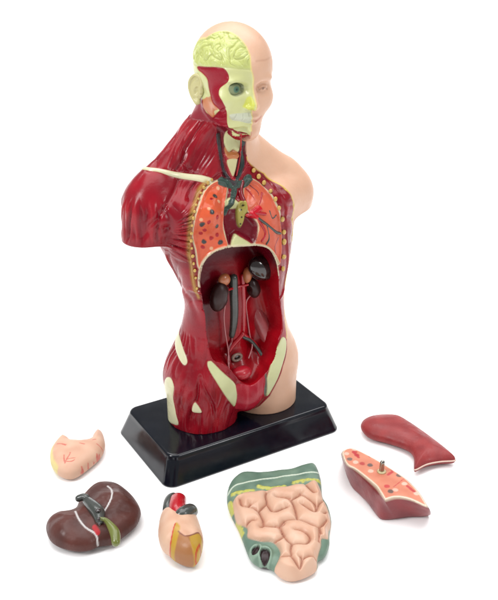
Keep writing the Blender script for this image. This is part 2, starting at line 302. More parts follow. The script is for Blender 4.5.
# ---------------------------------------------------------------- traced shapes, as points in cm
PT = {
 'brainline': [[-2.23,1.0,24.19],[-1.92,0.83,24.14],[-2.17,-0.45,24.16],[-1.87,-1.97,24.33],[-1.24,-2.82,24.33],[-0.2,-3.34,24.21]],
 'temporal': [[-2.17,-0.38,24.15],[-2.07,-1.45,24.26],[-1.8,-2.12,24.32],[-1.5,-2.57,24.25],[-1.34,-2.78,23.86],[-1.47,-2.78,23.54],[-1.69,-2.32,23.14],[-1.8,-2.36,22.81],[-1.72,-2.64,22.51],[-1.58,-2.77,22.14],[-1.56,-2.73,21.97],[-1.68,-2.46,21.73],[-1.9,-2.28,22.0],[-1.94,-1.67,22.32],[-1.96,-1.39,22.94],[-2.04,-1.36,23.5],[-2.14,-0.97,23.79],[-2.17,-0.49,23.93]],
 'parotid': [[-1.92,-0.87,22.07],[-1.9,-1.36,22.4],[-1.93,-2.28,22.15],[-1.81,-2.42,21.92],[-1.69,-1.58,21.4],[-1.48,-0.82,20.9],[-1.64,-0.67,21.21]],
 'masseter': [[-1.69,-1.58,21.4],[-1.78,-2.44,21.88],[-1.6,-2.72,22.03],[-1.43,-2.7,21.72],[-1.24,-2.32,21.06],[-1.06,-2.43,20.63],[-0.7,-2.8,20.49],[-0.25,-3.06,20.38],[-0.21,-2.99,20.21],[-0.85,-2.63,20.36],[-1.18,-2.05,20.49],[-1.42,-1.31,20.81],[-1.53,-0.97,21.0]],
 'eyehole': [[-1.28,-2.74,23.1],[-1.23,-2.82,23.32],[-1.0,-3.06,23.46],[-0.57,-3.01,23.32],[-0.41,-2.91,23.07],[-0.56,-2.95,22.86],[-0.92,-2.93,22.75],[-1.2,-2.82,22.86]],
 'nose': [[-0.38,-3.18,22.65],[-0.2,-3.34,22.74],[-0.08,-3.55,22.5],[-0.06,-3.68,22.18],[0.08,-3.15,21.78],[-0.37,-3.28,21.88],[-0.62,-3.09,22.06],[-0.52,-3.14,22.33]],
 'teeth': [[-1.25,-2.72,21.6],[-0.73,-2.99,21.7],[-0.02,-3.13,21.65],[-0.03,-3.2,21.12],[-0.32,-3.13,21.11],[-0.75,-2.88,21.23],[-1.09,-2.64,21.28]],
 'clavline': [[-5.29,1.17,18.08],[-5.12,0.31,18.19],[-4.13,-0.4,17.96],[-3.3,-0.6,17.71],[-2.45,-1.08,17.57],[-1.91,-1.35,17.38]],
 'clav': [[-5.26,1.17,18.13],[-5.04,0.47,18.27],[-4.1,-0.35,18.06],[-3.26,-0.54,17.83],[-2.41,-1.01,17.69],[-1.62,-1.34,17.51],[-1.71,-1.49,17.18],[-2.49,-1.15,17.44],[-3.45,-0.62,17.6],[-4.17,-0.46,17.85],[-5.03,-0.05,18.07],[-5.41,0.7,18.07]],
 'deltpec': [[-3.53,-0.53,17.74],[-3.87,-0.77,17.29],[-4.25,-1.04,16.92],[-4.96,-1.41,16.33],[-5.53,-1.44,15.68],[-5.97,-1.2,15.18],[-6.21,-0.94,14.63],[-6.38,-0.82,14.23]],
 'hip': [[-3.38,1.0,6.69],[-3.68,-0.08,6.36],[-3.79,-0.9,5.76],[-3.81,-1.26,5.31],[-4.01,-1.14,5.06],[-4.07,-0.46,5.38],[-3.79,0.59,5.84],[-3.51,1.13,6.16]],
 'glut': [[-4.75,0.43,3.23],[-4.69,-0.33,3.92],[-4.65,-0.83,3.44],[-4.65,-0.64,2.31],[-4.53,-0.71,1.26],[-4.48,-0.9,0.48],[-4.6,-0.34,0.22],[-4.5,0.94,-0.06],[-4.61,0.98,0.91]],
 'tri': [[-3.74,-2.07,2.59],[-3.36,-2.26,1.84],[-3.64,-2.07,1.75],[-3.89,-1.87,1.88]],
 'skinline': [[0.63,-1.41,18.9],[0.73,-1.39,18.34],[1.3,-1.32,17.78],[1.97,-1.38,17.3],[2.58,-1.81,16.75],[2.99,-2.36,16.37],[3.36,-2.57,15.71],[3.63,-2.36,15.0],[3.86,-1.86,13.99],[4.21,-1.46,12.4],[3.89,-1.76,10.99],[3.45,-1.87,9.45]],
 'skinlow': [[3.54,-1.95,5.94],[3.47,-2.07,5.51],[3.35,-2.3,4.8],[2.8,-2.66,3.77],[2.3,-2.65,2.53],[1.91,-2.44,1.53],[1.33,-2.21,0.89],[0.77,-1.53,0.21],[-0.12,-1.99,0.6]],
 'boneL': [[-2.78,-2.16,5.4],[-2.65,-2.22,5.49],[-2.5,-2.31,5.42],[-2.0,-2.55,4.74],[-1.19,-2.7,3.76],[-0.92,-2.66,3.16],[-0.81,-2.55,2.39],[-0.85,-2.32,1.54],[-1.24,-2.47,1.97],[-2.24,-2.67,3.72],[-2.75,-2.29,4.91]],
 'boneR': [[2.79,-2.41,5.84],[3.29,-2.18,5.52],[3.24,-2.33,4.85],[2.69,-2.67,3.8],[2.19,-2.65,2.56],[1.8,-2.45,1.68],[1.56,-2.49,1.81],[1.47,-2.67,2.96],[1.71,-2.69,3.92],[2.18,-2.61,4.93]],
 'greyR': [[1.45,-2.69,3.74],[1.32,-2.69,3.18],[1.26,-2.69,2.69],[1.38,-2.56,1.9],[1.68,-2.41,1.52],[1.56,-2.49,1.81],[1.51,-2.67,2.95]],
 'pubis': [[-0.93,-2.68,3.42],[0.05,-2.74,3.16],[1.32,-2.68,3.43],[1.33,-2.57,1.92],[0.88,-2.51,1.29],[0.28,-2.34,0.9],[-0.58,-2.19,1.13],[-0.8,-2.32,1.53],[-0.78,-2.56,2.38]],
 'opening': [[-3.1,-1.8,10.73],[-3.16,-1.93,11.41],[-3.01,-2.24,12.51],[-2.42,-2.54,13.2],[-1.47,-2.76,13.44],[-0.34,-2.87,13.34],[0.75,-2.88,13.15],[1.58,-2.83,12.7],[2.13,-2.77,11.74],[2.37,-2.71,10.71],[2.6,-2.51,8.73],[2.99,-2.21,7.28],[3.04,-2.24,6.37],[2.59,-2.49,5.79],[2.24,-2.61,4.66],[1.82,-2.69,4.11],[1.53,-2.69,3.61],[0.91,-2.72,3.22],[0.17,-2.76,3.03],[-0.6,-2.67,3.52],[-1.07,-2.69,4.24],[-1.7,-2.59,5.06],[-2.45,-2.33,5.48],[-2.67,-2.13,6.24],[-2.76,-1.93,7.27],[-2.81,-1.79,8.54],[-2.98,-1.76,9.85]],
 'lungR': [[-3.24,-2.05,12.24],[-3.39,-2.09,13.39],[-3.6,-2.14,14.43],[-3.6,-2.45,15.5],[-3.2,-2.28,16.33],[-2.47,-1.62,16.88],[-1.74,-1.43,17.29],[-1.15,-1.51,17.35],[-0.87,-1.68,17.02],[-1.1,-1.97,16.46],[-1.53,-2.45,15.71],[-1.67,-2.58,14.9],[-1.61,-2.65,14.22],[-1.47,-2.75,13.53],[-2.05,-2.65,13.35],[-2.68,-2.44,12.96],[-3.08,-2.16,12.18]],
 'lungL': [[0.32,-1.76,16.95],[0.83,-1.62,17.19],[1.44,-1.7,16.86],[1.8,-2.21,16.35],[2.04,-2.74,15.57],[2.55,-2.5,14.41],[2.69,-2.5,13.15],[2.51,-2.65,11.45],[2.08,-2.77,12.11],[1.57,-2.83,12.65],[0.82,-2.87,13.16],[0.42,-2.88,13.3],[0.64,-2.8,13.84],[0.79,-2.7,14.38],[0.5,-2.55,15.09],[0.12,-2.46,15.42],[0.0,-2.18,16.15]],
 'heart': [[-1.37,-2.26,16.01],[-0.5,-2.22,16.05],[0.04,-2.23,16.06],[0.12,-2.46,15.42],[0.49,-2.58,15.0],[0.79,-2.7,14.38],[0.47,-2.87,13.39],[-0.0,-2.85,13.58],[-0.82,-2.75,14.1],[-1.37,-2.77,13.51],[-1.53,-2.69,14.02],[-1.59,-2.56,15.17]],
 'creamT': [[-1.36,-2.17,16.18],[-0.81,-2.03,16.39],[-0.39,-2.22,16.07],[-0.32,-2.35,15.74],[-1.09,-2.31,15.78]],
 'creamB': [[-1.27,-2.79,13.44],[-0.97,-2.73,14.16],[-0.62,-2.78,13.97],[0.26,-2.88,13.25],[-0.66,-2.86,13.31]],
 'vert': [[-0.38,-2.23,16.03],[0.1,-2.23,16.05],[0.13,-2.43,15.51],[-0.03,-2.61,14.9],[-0.35,-2.7,14.49],[-0.57,-2.64,14.71],[-0.56,-2.48,15.35]],
 'redL': [[0.07,-2.54,15.16],[0.45,-2.45,15.46],[0.98,-2.36,15.64],[1.21,-2.46,15.33],[0.89,-2.53,15.11],[1.01,-2.62,14.72],[0.58,-2.6,14.89]],
 'cutL': [[-2.16,-1.31,17.36],[-2.72,-1.43,16.97],[-3.43,-2.12,16.33],[-3.81,-2.34,15.51],[-3.75,-1.94,14.09],[-3.72,-1.81,13.05],[-3.53,-1.71,11.97],[-3.31,-1.55,10.84],[-3.1,-1.58,9.89]],
 'cutL2': [[-3.1,-1.58,9.89],[-2.98,-1.5,8.63],[-2.97,-1.68,7.25],[-2.81,-2.04,6.12],[-2.61,-2.44,4.53]],
 'chest': [[-1.74,-1.3,17.54],[-2.44,-1.43,17.05],[-3.28,-2.09,16.43],[-3.7,-2.4,15.51],[-3.65,-2.0,14.09],[-3.57,-1.83,12.56],[-3.2,-1.6,10.48],[-2.99,-1.87,10.4],[-1.42,-2.83,9.86],[2.55,-2.54,8.81],[3.55,-1.81,10.14],[3.31,-2.22,12.82],[3.03,-2.46,14.66],[2.42,-2.67,16.16],[2.24,-1.63,16.89],[1.53,-1.33,17.57],[0.75,-1.42,18.03],[-0.46,-2.01,16.45],[-0.89,-1.42,17.82]],
 'neckopen': [[-1.25,-1.09,20.4],[-1.34,-1.73,20.69],[-0.17,-3.06,20.83],[0.67,-1.4,19.33],[0.65,-1.4,18.58],[0.51,-1.47,18.0],[0.32,-1.55,17.67],[-0.11,-1.63,17.37],[-0.91,-1.54,17.39],[-1.11,-1.31,18.05],[-1.21,-1.16,19.08]],
 'larynx': [[-0.89,-1.33,19.89],[-1.07,-2.19,20.35],[-0.61,-2.83,20.37],[0.29,-1.49,19.4],[0.07,-1.49,18.91],[-0.27,-1.49,19.1],[-0.57,-1.43,18.98],[-0.78,-1.36,19.29]],
 'hyoid': [[-0.84,-1.34,19.34],[-0.57,-1.43,18.98],[-0.27,-1.48,19.09],[0.09,-1.49,18.91],[0.12,-1.49,18.64],[-0.27,-1.48,18.54],[-0.65,-1.4,18.64],[-0.82,-1.35,18.95]],
 'trachea': [[-0.71,-1.39,18.54],[-0.02,-1.49,18.51],[-0.11,-1.52,17.95],[-0.38,-1.58,17.52],[-0.54,-1.5,17.78]],
 'thy': [[-0.87,-1.33,18.95],[0.16,-1.49,18.85],[0.08,-1.49,18.37],[-0.09,-1.54,17.8],[-0.4,-1.67,17.19],[-0.65,-1.53,17.58],[-0.8,-1.37,18.32]],
 'scm': [[-1.4,-1.38,20.77],[-1.11,-1.2,19.52],[-1.06,-1.28,18.34],[-0.86,-1.47,17.67]],
 'ribsL': [[-1.77,-1.34,17.44],[-2.05,-1.36,17.3],[-2.37,-1.44,17.06],[-2.69,-1.64,16.82],[-3.03,-1.96,16.59],[-3.32,-2.2,16.33],[-3.52,-2.36,15.99],[-3.64,-2.42,15.61],[-3.71,-2.36,15.14],[-3.67,-2.18,14.59],[-3.62,-2.01,14.04],[-3.58,-1.98,13.51],[-3.52,-1.95,12.97],[-3.45,-1.91,12.44],[-3.36,-1.87,11.94],[-3.28,-1.8,11.4]],
 'ribsL2': [[-3.16,-1.69,10.6]],
 'ribsR': [[1.18,-1.41,17.61],[1.49,-1.52,17.2],[1.76,-1.73,16.8],[1.93,-2.25,16.38],[2.04,-2.66,15.94],[2.23,-2.8,15.36],[2.71,-2.47,14.43],[2.89,-2.4,13.49],[2.9,-2.43,12.83],[2.86,-2.49,11.81],[2.79,-2.52,10.99]],
 'lungdots': [[-2.79,-2.82,15.31],[-3.16,-2.65,15.23],[-1.99,-1.88,16.68],[-1.94,-2.24,16.39],[-2.65,-2.62,16.24],[-2.92,-2.34,13.87],[-2.37,-2.54,13.64],[-2.33,-2.76,15.07],[-2.92,-2.8,15.67]],
 'lungdotd': [[-1.85,-1.93,16.61],[-2.54,-2.79,15.95],[-3.16,-2.64,15.19],[-2.14,-2.66,14.87],[-2.92,-2.33,13.93],[-1.93,-2.64,13.78],[-3.2,-2.6,15.12]],
 'lungdotr': [[-2.79,-2.82,15.31],[-3.13,-2.36,14.51],[-2.96,-2.52,14.72],[-2.21,-2.1,16.59],[-2.13,-2.78,15.52],[-2.47,-2.48,14.13],[-3.02,-2.3,13.58],[-2.09,-2.56,14.28]],
 'lungdotw': [[-1.48,-1.64,16.97],[-2.68,-2.67,16.16],[-3.25,-2.64,15.49],[-2.5,-2.51,13.45],[-1.7,-2.17,16.33]],
 'lv1': [[0.27,-1.83,16.79],[0.55,-1.99,16.49],[0.72,-2.18,16.12],[0.98,-2.36,15.64]],
 'lv2': [[1.42,-2.11,16.29],[1.21,-2.29,15.88],[0.95,-2.42,15.47]],
 'lv3': [[0.07,-2.54,15.16],[0.74,-2.52,15.17],[1.39,-2.54,15.02]],
 'lv4': [[0.85,-2.6,14.84],[1.44,-2.65,14.35],[2.15,-2.62,13.7],[2.56,-2.52,13.49]],
 'lv5': [[1.44,-2.65,14.35],[1.56,-2.76,13.45],[1.35,-2.83,13.1]],
 'lv6': [[1.69,-2.59,15.19],[1.92,-2.59,14.65],[2.15,-2.65,14.82]],
 'lv7': [[0.71,-2.58,14.96],[1.28,-2.74,13.9],[1.0,-2.84,13.38]],
 'lv8': [[0.73,-1.8,16.8],[1.17,-2.06,16.31],[0.96,-2.26,15.91]],
 'lv9': [[2.4,-2.59,13.23],[2.05,-2.73,12.72],[2.22,-2.74,11.96]],
 'lhole': [[1.29,-2.53,15.04]],
 'vdots': [[-0.22,-2.41,15.57],[-0.26,-2.55,15.12],[-0.4,-2.64,14.72],[-0.09,-2.33,15.81]],
 'neckveinR': [[-1.22,-1.14,20.15],[-1.18,-1.16,19.82],[-1.12,-1.21,19.23],[-1.04,-1.27,18.63],[-0.97,-1.36,18.04],[-0.73,-1.53,17.51],[-0.46,-1.71,17.06]],
 'neckveinL': [[-0.36,-2.97,20.28],[0.46,-1.46,19.52],[0.37,-1.47,19.09],[0.43,-1.45,18.62],[0.36,-1.49,18.03],[0.1,-1.57,17.63],[-0.34,-1.67,17.18]],
 'neckart': [[-1.02,-1.27,20.09],[-0.94,-1.29,19.52],[-0.9,-1.32,18.78],[-0.81,-1.38,18.17],[-0.61,-1.56,17.5]],
 'neckart2': [[-0.53,-2.91,20.41],[0.26,-1.49,19.11],[0.15,-1.49,18.36],[-0.12,-1.6,17.51]],
 'arch': [[0.19,-1.72,17.06],[-0.0,-1.86,16.74],[-0.07,-2.04,16.41],[-0.0,-2.22,16.06]],
 'cavatop': [[-0.37,-1.72,17.05],[-0.52,-1.9,16.64],[-0.71,-2.07,16.33],[-0.98,-2.25,15.94],[-1.3,-2.42,15.56]],
 'vein3': [[-1.15,-1.52,17.31],[-0.8,-1.64,17.14],[-0.32,-1.73,17.01],[0.32,-1.74,16.99],[0.77,-1.61,17.23]],
 'cutline': [[-0.27,-3.33,24.12],[-0.21,-3.32,24.38],[-0.16,-3.17,24.96],[-0.24,-2.87,25.46],[-0.43,-2.39,25.88],[-0.67,-1.83,26.13],[-1.1,-1.18,26.12],[-1.44,-0.79,25.89],[-1.62,-0.58,25.71]],
 'brow': [[0.19,-3.3,24.65],[0.47,-3.26,24.66],[0.92,-3.13,24.64],[1.52,-2.7,24.68]],
 'eyeline': [[0.61,-2.95,22.93],[0.74,-3.03,23.04],[0.96,-3.02,23.04],[1.22,-2.83,22.9]],
 'eyedot': [[0.83,-3.03,23.0]],
 'mouth': [[0.27,-3.14,21.13],[0.51,-3.0,21.2],[0.82,-2.86,21.32]],
 'g_trap': [[-2.75,0.07,19.73],[-3.02,-0.2,18.96],[-3.17,-0.28,18.63],[-2.94,-0.47,18.14],[-2.3,-0.82,18.01]],
 'g_arm': [[-6.38,-0.82,14.23],[-5.96,-1.14,14.77],[-5.55,-1.43,15.04],[-5.22,-1.56,14.96]],
 'g_pec': [[-5.22,-1.56,14.96],[-4.45,-1.57,14.23],[-3.89,-1.78,13.8],[-3.65,-1.79,12.7]],
 'g_flank': [[-4.83,0.61,12.1],[-3.98,0.5,11.04],[-3.45,-0.28,10.03],[-3.17,-1.09,9.1],[-2.97,-1.58,7.82]],
 'g_th1': [[-3.31,-2.07,4.68],[-3.53,-2.2,3.8],[-3.65,-2.15,2.79],[-3.99,-1.74,1.37],[-4.08,-1.61,0.27]],
 'g_th2': [[-3.33,-2.1,4.57],[-3.16,-2.43,3.55],[-2.62,-2.55,2.16],[-2.39,-2.53,0.49]],
 'g_th3': [[-3.71,-1.45,5.25],[-4.11,-1.65,3.95],[-4.42,-1.15,1.98],[-4.48,-0.88,0.26]],
 'o_kidneyR': [[-1.32,-1.2,9.41]],
 'o_kidneyL': [[1.41,-0.9,9.37]],
 'o_adrenalR': [[-0.86,-1.1,10.5]],
 'o_adrenalL': [[1.01,-0.9,10.34]],
 'o_spleen': [[1.97,-1.4,10.79]],
 'o_cava': [[0.04,-0.75,10.32],[0.03,-0.75,9.41],[0.06,-0.75,8.07],[0.01,-0.75,6.96],[-0.14,-0.75,6.08]],
 'o_aorta': [[0.75,-0.6,10.29],[0.79,-0.6,9.18],[0.81,-0.6,7.83],[0.8,-0.6,6.46],[0.75,-0.6,5.9]],
 'o_iliacR': [[0.64,-0.8,6.08],[0.25,-0.8,5.72],[-0.18,-0.8,5.37],[-0.46,-0.8,5.03]],
 'o_iliacL': [[0.75,-0.6,5.97],[1.18,-0.65,5.51],[1.57,-0.8,5.07],[1.81,-1.1,4.31],[2.03,-1.6,3.58]],
 'o_veinL': [[0.2,-0.7,6.32],[0.73,-0.8,5.76],[1.24,-0.95,5.39],[1.75,-1.2,4.61],[2.01,-1.7,3.83]],
 'o_veinR': [[-0.14,-0.75,6.08],[-0.22,-0.8,5.62],[-0.63,-1.1,5.17],[-0.79,-1.5,4.52],[-1.19,-2.0,4.17]],
 'o_ureterR': [[-0.77,-1.1,8.96],[-0.87,-1.0,7.84],[-0.79,-1.0,6.58],[-0.74,-1.3,5.33],[-1.03,-1.8,4.73],[-1.09,-2.1,4.19]],
 'o_ureterL': [[1.39,-0.9,8.93],[0.97,-0.8,8.32],[1.15,-0.7,6.88],[1.26,-0.8,5.74],[1.27,-1.1,5.05],[0.75,-1.5,4.44]],
 'o_rectum': [[-0.04,-1.0,4.59]],
 'o_bladder': [[-0.11,-2.0,3.77]],
 'o_psoas': [[1.93,-0.4,8.05],[2.19,-0.7,6.85],[2.49,-1.1,5.67],[2.49,-1.5,5.02]],
 'o_psoasR': [[-0.79,-0.2,7.83],[-1.09,-0.5,6.67],[-1.1,-0.9,5.25]],
 'o_hep': [[0.98,-0.2,11.5],[0.86,-0.2,10.88]],
 'g_stomach': [[-13.62,49.71,0.6],[-13.65,50.35,0.6],[-13.47,51.24,0.6],[-13.32,51.63,0.6],[-13.1,51.81,0.6],[-12.73,51.57,0.6],[-12.46,51.24,0.6],[-12.11,51.16,0.6],[-11.64,51.14,0.6],[-11.25,51.24,0.6],[-11.07,51.51,0.6],[-11.05,51.87,0.6],[-10.94,52.33,0.6],[-10.71,52.46,0.6],[-10.41,52.24,0.6],[-10.14,51.39,0.6],[-10.01,50.65,0.6],[-10.05,49.85,0.6],[-10.27,49.14,0.6],[-10.68,48.38,0.6],[-11.05,47.77,0.6],[-11.38,47.37,0.6],[-11.82,47.17,0.6],[-12.33,47.33,0.6],[-12.85,47.77,0.6],[-13.29,48.52,0.6],[-13.51,49.21,0.6]],
 'g_stomedge': [[-12.74,47.35,0.9],[-13.0,47.96,0.9],[-13.22,48.78,0.9],[-13.33,49.63,0.9],[-13.25,50.5,0.9],[-13.08,51.32,0.9]],
 'g_liver': [[-12.13,41.57,0.8],[-12.28,42.18,0.8],[-12.14,42.7,0.8],[-11.68,43.08,0.8],[-11.1,43.22,0.8],[-10.76,43.59,0.8],[-10.68,44.31,0.8],[-10.45,44.98,0.8],[-10.14,45.66,0.8],[-9.71,46.06,0.8],[-9.09,46.2,0.8],[-8.41,45.97,0.8],[-7.76,45.32,0.8],[-7.17,44.53,0.8],[-6.78,43.76,0.8],[-6.67,43.12,0.8],[-6.78,42.38,0.8],[-7.11,41.77,0.8],[-7.5,41.23,0.8],[-7.88,40.64,0.8],[-8.38,40.52,0.8],[-8.86,40.42,0.8],[-9.23,40.14,0.8],[-9.85,40.0,0.8],[-10.51,40.1,0.8],[-11.21,40.39,0.8],[-11.77,40.87,0.8]],
 'g_heart': [[-5.14,43.13,1.0],[-5.29,42.66,1.0],[-5.4,41.99,1.0],[-5.4,41.22,1.0],[-5.28,40.46,1.0],[-5.04,39.84,1.0],[-4.73,39.54,1.0],[-4.37,39.12,1.0],[-3.85,38.77,1.0],[-3.36,38.62,1.0],[-3.01,38.71,1.0],[-2.79,39.12,1.0],[-2.68,39.84,1.0],[-2.69,40.58,1.0],[-2.86,41.34,1.0],[-3.02,41.99,1.0],[-3.22,42.66,1.0],[-3.3,43.2,1.0],[-3.5,43.61,1.0],[-3.92,43.68,1.0],[-4.03,44.39,1.0],[-4.31,44.57,1.0],[-4.89,44.63,1.0],[-5.19,44.46,1.0],[-5.23,43.89,1.0]],
 'g_intest': [[-1.41,45.1,0.5],[-1.32,46.13,0.5],[-0.99,47.03,0.5],[-0.35,47.65,0.5],[0.77,47.59,0.5],[1.8,47.81,0.5],[2.84,48.03,0.5],[3.61,48.44,0.5],[4.38,48.6,0.5],[4.61,47.9,0.5],[4.71,46.73,0.5],[4.68,45.1,0.5],[4.95,44.12,0.5],[5.05,42.76,0.5],[4.82,41.46,0.5],[4.74,40.58,0.5],[4.46,39.73,0.5],[3.99,39.26,0.5],[3.86,38.56,0.5],[3.18,38.0,0.5],[2.38,37.73,0.5],[1.76,38.0,0.5],[1.22,38.68,0.5],[0.5,38.91,0.5],[0.02,39.49,0.5],[-0.31,40.7,0.5],[-0.66,41.97,0.5],[-1.02,43.02,0.5],[-1.3,43.98,0.5]],
 'g_lungtop': [[6.05,47.75,2.0],[6.29,48.17,2.0],[6.81,48.34,2.0],[7.45,47.85,2.0],[8.32,46.97,2.0],[9.15,45.99,2.0],[9.93,44.9,2.0],[10.46,43.59,2.0],[10.76,42.05,2.0],[10.48,42.22,2.0],[9.77,42.79,2.0],[8.98,43.0,2.0],[8.21,42.71,2.0],[8.09,43.2,2.0],[7.84,44.04,2.0],[7.38,44.9,2.0],[6.74,45.92,2.0],[6.22,46.51,2.0]],
 'g_lungbot': [[6.48,49.57,0.0],[6.5,49.75,0.0],[7.16,49.75,0.0],[7.95,49.4,0.0],[8.73,48.36,0.0],[9.5,47.36,0.0],[10.33,46.39,0.0],[10.9,45.14,0.0],[11.3,43.79,0.0],[10.91,43.65,0.0],[10.06,43.59,0.0],[9.19,43.41,0.0],[8.38,43.3,0.0],[8.0,43.65,0.0],[7.51,44.99,0.0],[7.09,45.92,0.0],[6.65,46.87,0.0],[6.52,48.53,0.0]],
 'g_lungout': [[8.04,53.16,0.6],[8.34,53.84,0.6],[9.06,54.29,0.6],[9.96,54.41,0.6],[10.97,54.24,0.6],[11.84,53.16,0.6],[12.67,51.8,0.6],[13.45,50.39,0.6],[13.97,49.25,0.6],[13.86,48.9,0.6],[12.92,48.79,0.6],[11.95,48.48,0.6],[11.09,47.87,0.6],[11.02,48.14,0.6],[11.21,49.25,0.6],[11.07,50.14,0.6],[10.49,50.76,0.6],[9.52,51.35,0.6],[8.73,51.73,0.6],[8.26,52.26,0.6]],
 'st_v': [[[-13.19,50.2,0.95],[-12.88,50.1,0.95],[-12.53,50.02,0.95]],[[-12.88,50.1,0.95],[-12.55,49.91,0.95]],[[-12.21,47.89,0.95],[-12.16,48.3,0.95],[-12.07,48.85,0.95],[-12.08,49.06,0.95]],[[-12.21,47.89,0.95],[-12.34,48.3,0.95],[-12.43,48.78,0.95]],[[-12.09,48.32,0.95],[-11.82,48.41,0.95],[-11.63,48.43,0.95]],[[-12.12,48.05,0.95],[-11.8,48.05,0.95],[-11.63,48.23,0.95]],[[-11.62,50.2,0.95],[-11.26,50.06,0.95]],[[-10.81,50.57,0.95],[-10.62,50.69,0.95]],[[-10.46,48.71,0.95],[-10.3,48.99,0.95],[-10.18,49.48,0.95]],[[-10.3,48.99,0.95],[-10.33,49.34,0.95]],[[-10.36,48.82,0.95],[-10.09,48.92,0.95]],[[-10.46,50.2,0.95],[-10.09,50.02,0.95],[-9.97,49.99,0.95]],[[-10.99,47.35,0.95],[-11.11,47.89,0.95]],[[-11.12,47.62,0.95],[-10.99,47.82,0.95]],[[-10.75,48.02,0.95],[-10.77,48.36,0.95]],[[-10.68,48.09,0.95],[-10.51,48.3,0.95]]],
 'lv_w': [[[-8.91,44.91,1.7],[-8.61,44.46,1.7],[-8.45,43.68,1.7],[-8.57,42.93,1.7],[-8.74,42.4,1.7]],[[-10.5,42.44,1.7],[-10.18,41.67,1.7],[-9.63,41.01,1.7],[-8.99,40.67,1.7],[-8.85,40.18,1.7],[-8.72,39.32,1.7]]],
 'lv_gall': [[[-8.86,41.29,1.6],[-8.5,41.25,1.6],[-8.14,40.85,1.6],[-7.81,40.34,1.6],[-7.69,39.82,1.6]]],
 'lv_vess': [[[-10.17,43.44,1.8],[-9.95,43.34,1.8]],[[-9.91,43.23,1.8],[-9.42,42.59,1.8],[-9.05,42.06,1.8],[-8.86,41.35,1.8]]],
 'lv_hole': [[[-8.98,41.79,2.1]],[[-8.84,41.11,2.1]],[[-8.72,40.63,2.1]]],
 'lv_red': [[[-9.12,41.07,1.7],[-8.91,40.81,1.7]]],
 'lv_ridge': [[[-9.54,43.25,1.7],[-8.83,43.9,1.7],[-8.01,43.9,1.7],[-7.38,43.25,1.7]],[[-11.46,41.37,1.7],[-11.04,40.57,1.7]],[[-8.62,40.77,1.7],[-7.99,40.87,1.7],[-7.19,41.78,1.7]]],
 'it_white': [[[-1.33,45.08,0.85],[-0.97,45.72,0.85],[0.02,46.19,0.85],[1.49,46.55,0.85],[2.97,46.92,0.85],[4.56,47.35,0.85]]],
 'it_fat': [[[-1.01,44.85,0.85],[-0.51,45.02,0.85],[0.2,45.22,0.85]],[[0.6,45.66,0.85],[1.37,45.43,0.85],[2.27,45.66,0.85]],[[2.92,46.01,0.85],[3.66,46.31,0.85],[4.55,46.43,0.85]],[[-1.21,44.22,0.85],[-0.98,43.26,0.85]],[[-0.8,42.32,0.85],[-0.4,41.29,0.85]]],
 'it_coil': [[[-0.56,44.12,1.0],[-0.44,43.53,1.0],[-0.1,43.35,1.0],[0.12,43.64,1.0]],[[-0.07,43.29,1.0],[0.3,43.18,1.0],[0.59,42.95,1.0],[0.82,43.29,1.0],[1.09,43.76,1.0],[1.03,44.42,1.0],[1.11,44.78,1.0]],[[0.59,42.95,1.0],[0.84,42.09,1.0],[0.91,41.59,1.0],[1.37,41.48,1.0],[1.87,41.48,1.0],[2.14,41.87,1.0]],[[1.09,43.76,1.0],[1.27,43.24,1.0],[1.48,42.89,1.0],[1.85,43.0,1.0],[2.21,43.24,1.0],[2.39,43.41,1.0]],[[-0.14,41.7,1.0],[0.08,42.03,1.0],[0.33,42.09,1.0]],[[0.91,41.59,1.0],[0.72,41.43,1.0]],[[1.74,44.36,1.0],[1.93,44.3,1.0],[2.25,44.24,1.0],[2.57,44.18,1.0]],[[2.08,44.3,1.0],[2.6,44.0,1.0],[2.79,43.35,1.0],[2.92,42.2,1.0]],[[1.59,42.89,1.0],[1.89,43.06,1.0],[2.11,43.24,1.0]],[[2.6,44.0,1.0],[3.15,44.48,1.0],[3.23,44.72,1.0]],[[3.15,44.6,1.0],[3.59,44.3,1.0],[3.93,43.88,1.0],[4.1,43.53,1.0],[4.16,43.24,1.0],[4.37,43.7,1.0],[4.62,44.0,1.0]],[[3.29,43.64,1.0],[3.6,43.29,1.0],[4.02,42.89,1.0],[4.16,43.24,1.0]],[[3.63,45.6,1.0],[3.93,45.03,1.0],[4.11,44.78,1.0]],[[4.6,42.77,1.0],[4.76,43.0,1.0]],[[1.55,41.54,1.0],[1.84,41.54,1.0],[2.14,42.03,1.0],[2.59,42.14,1.0],[2.95,42.14,1.0],[3.44,41.92,1.0],[3.93,41.59,1.0],[4.18,41.48,1.0],[4.45,41.76,1.0],[4.71,42.31,1.0]],[[1.84,41.54,1.0],[2.03,40.89,1.0],[2.09,40.67,1.0]],[[4.18,41.48,1.0],[4.27,40.89,1.0]],[[1.55,41.48,1.0],[1.87,41.26,1.0],[2.06,40.62,1.0],[2.49,39.98,1.0],[2.91,39.98,1.0],[3.33,39.98,1.0],[3.56,40.35,1.0],[3.51,40.73,1.0],[3.18,41.05,1.0],[2.76,41.21,1.0]],[[2.06,40.62,1.0],[1.66,40.24,1.0],[1.38,40.19,1.0]],[[2.49,39.98,1.0],[2.4,39.47,1.0],[2.38,38.97,1.0],[1.75,38.92,1.0]],[[2.38,38.97,1.0],[2.6,38.57,1.0],[2.85,38.12,1.0],[3.01,38.67,1.0],[2.92,38.92,1.0]],[[3.01,38.67,1.0],[3.4,38.97,1.0],[3.86,39.02,1.0]],[[4.08,40.19,1.0],[4.2,41.37,1.0]]],
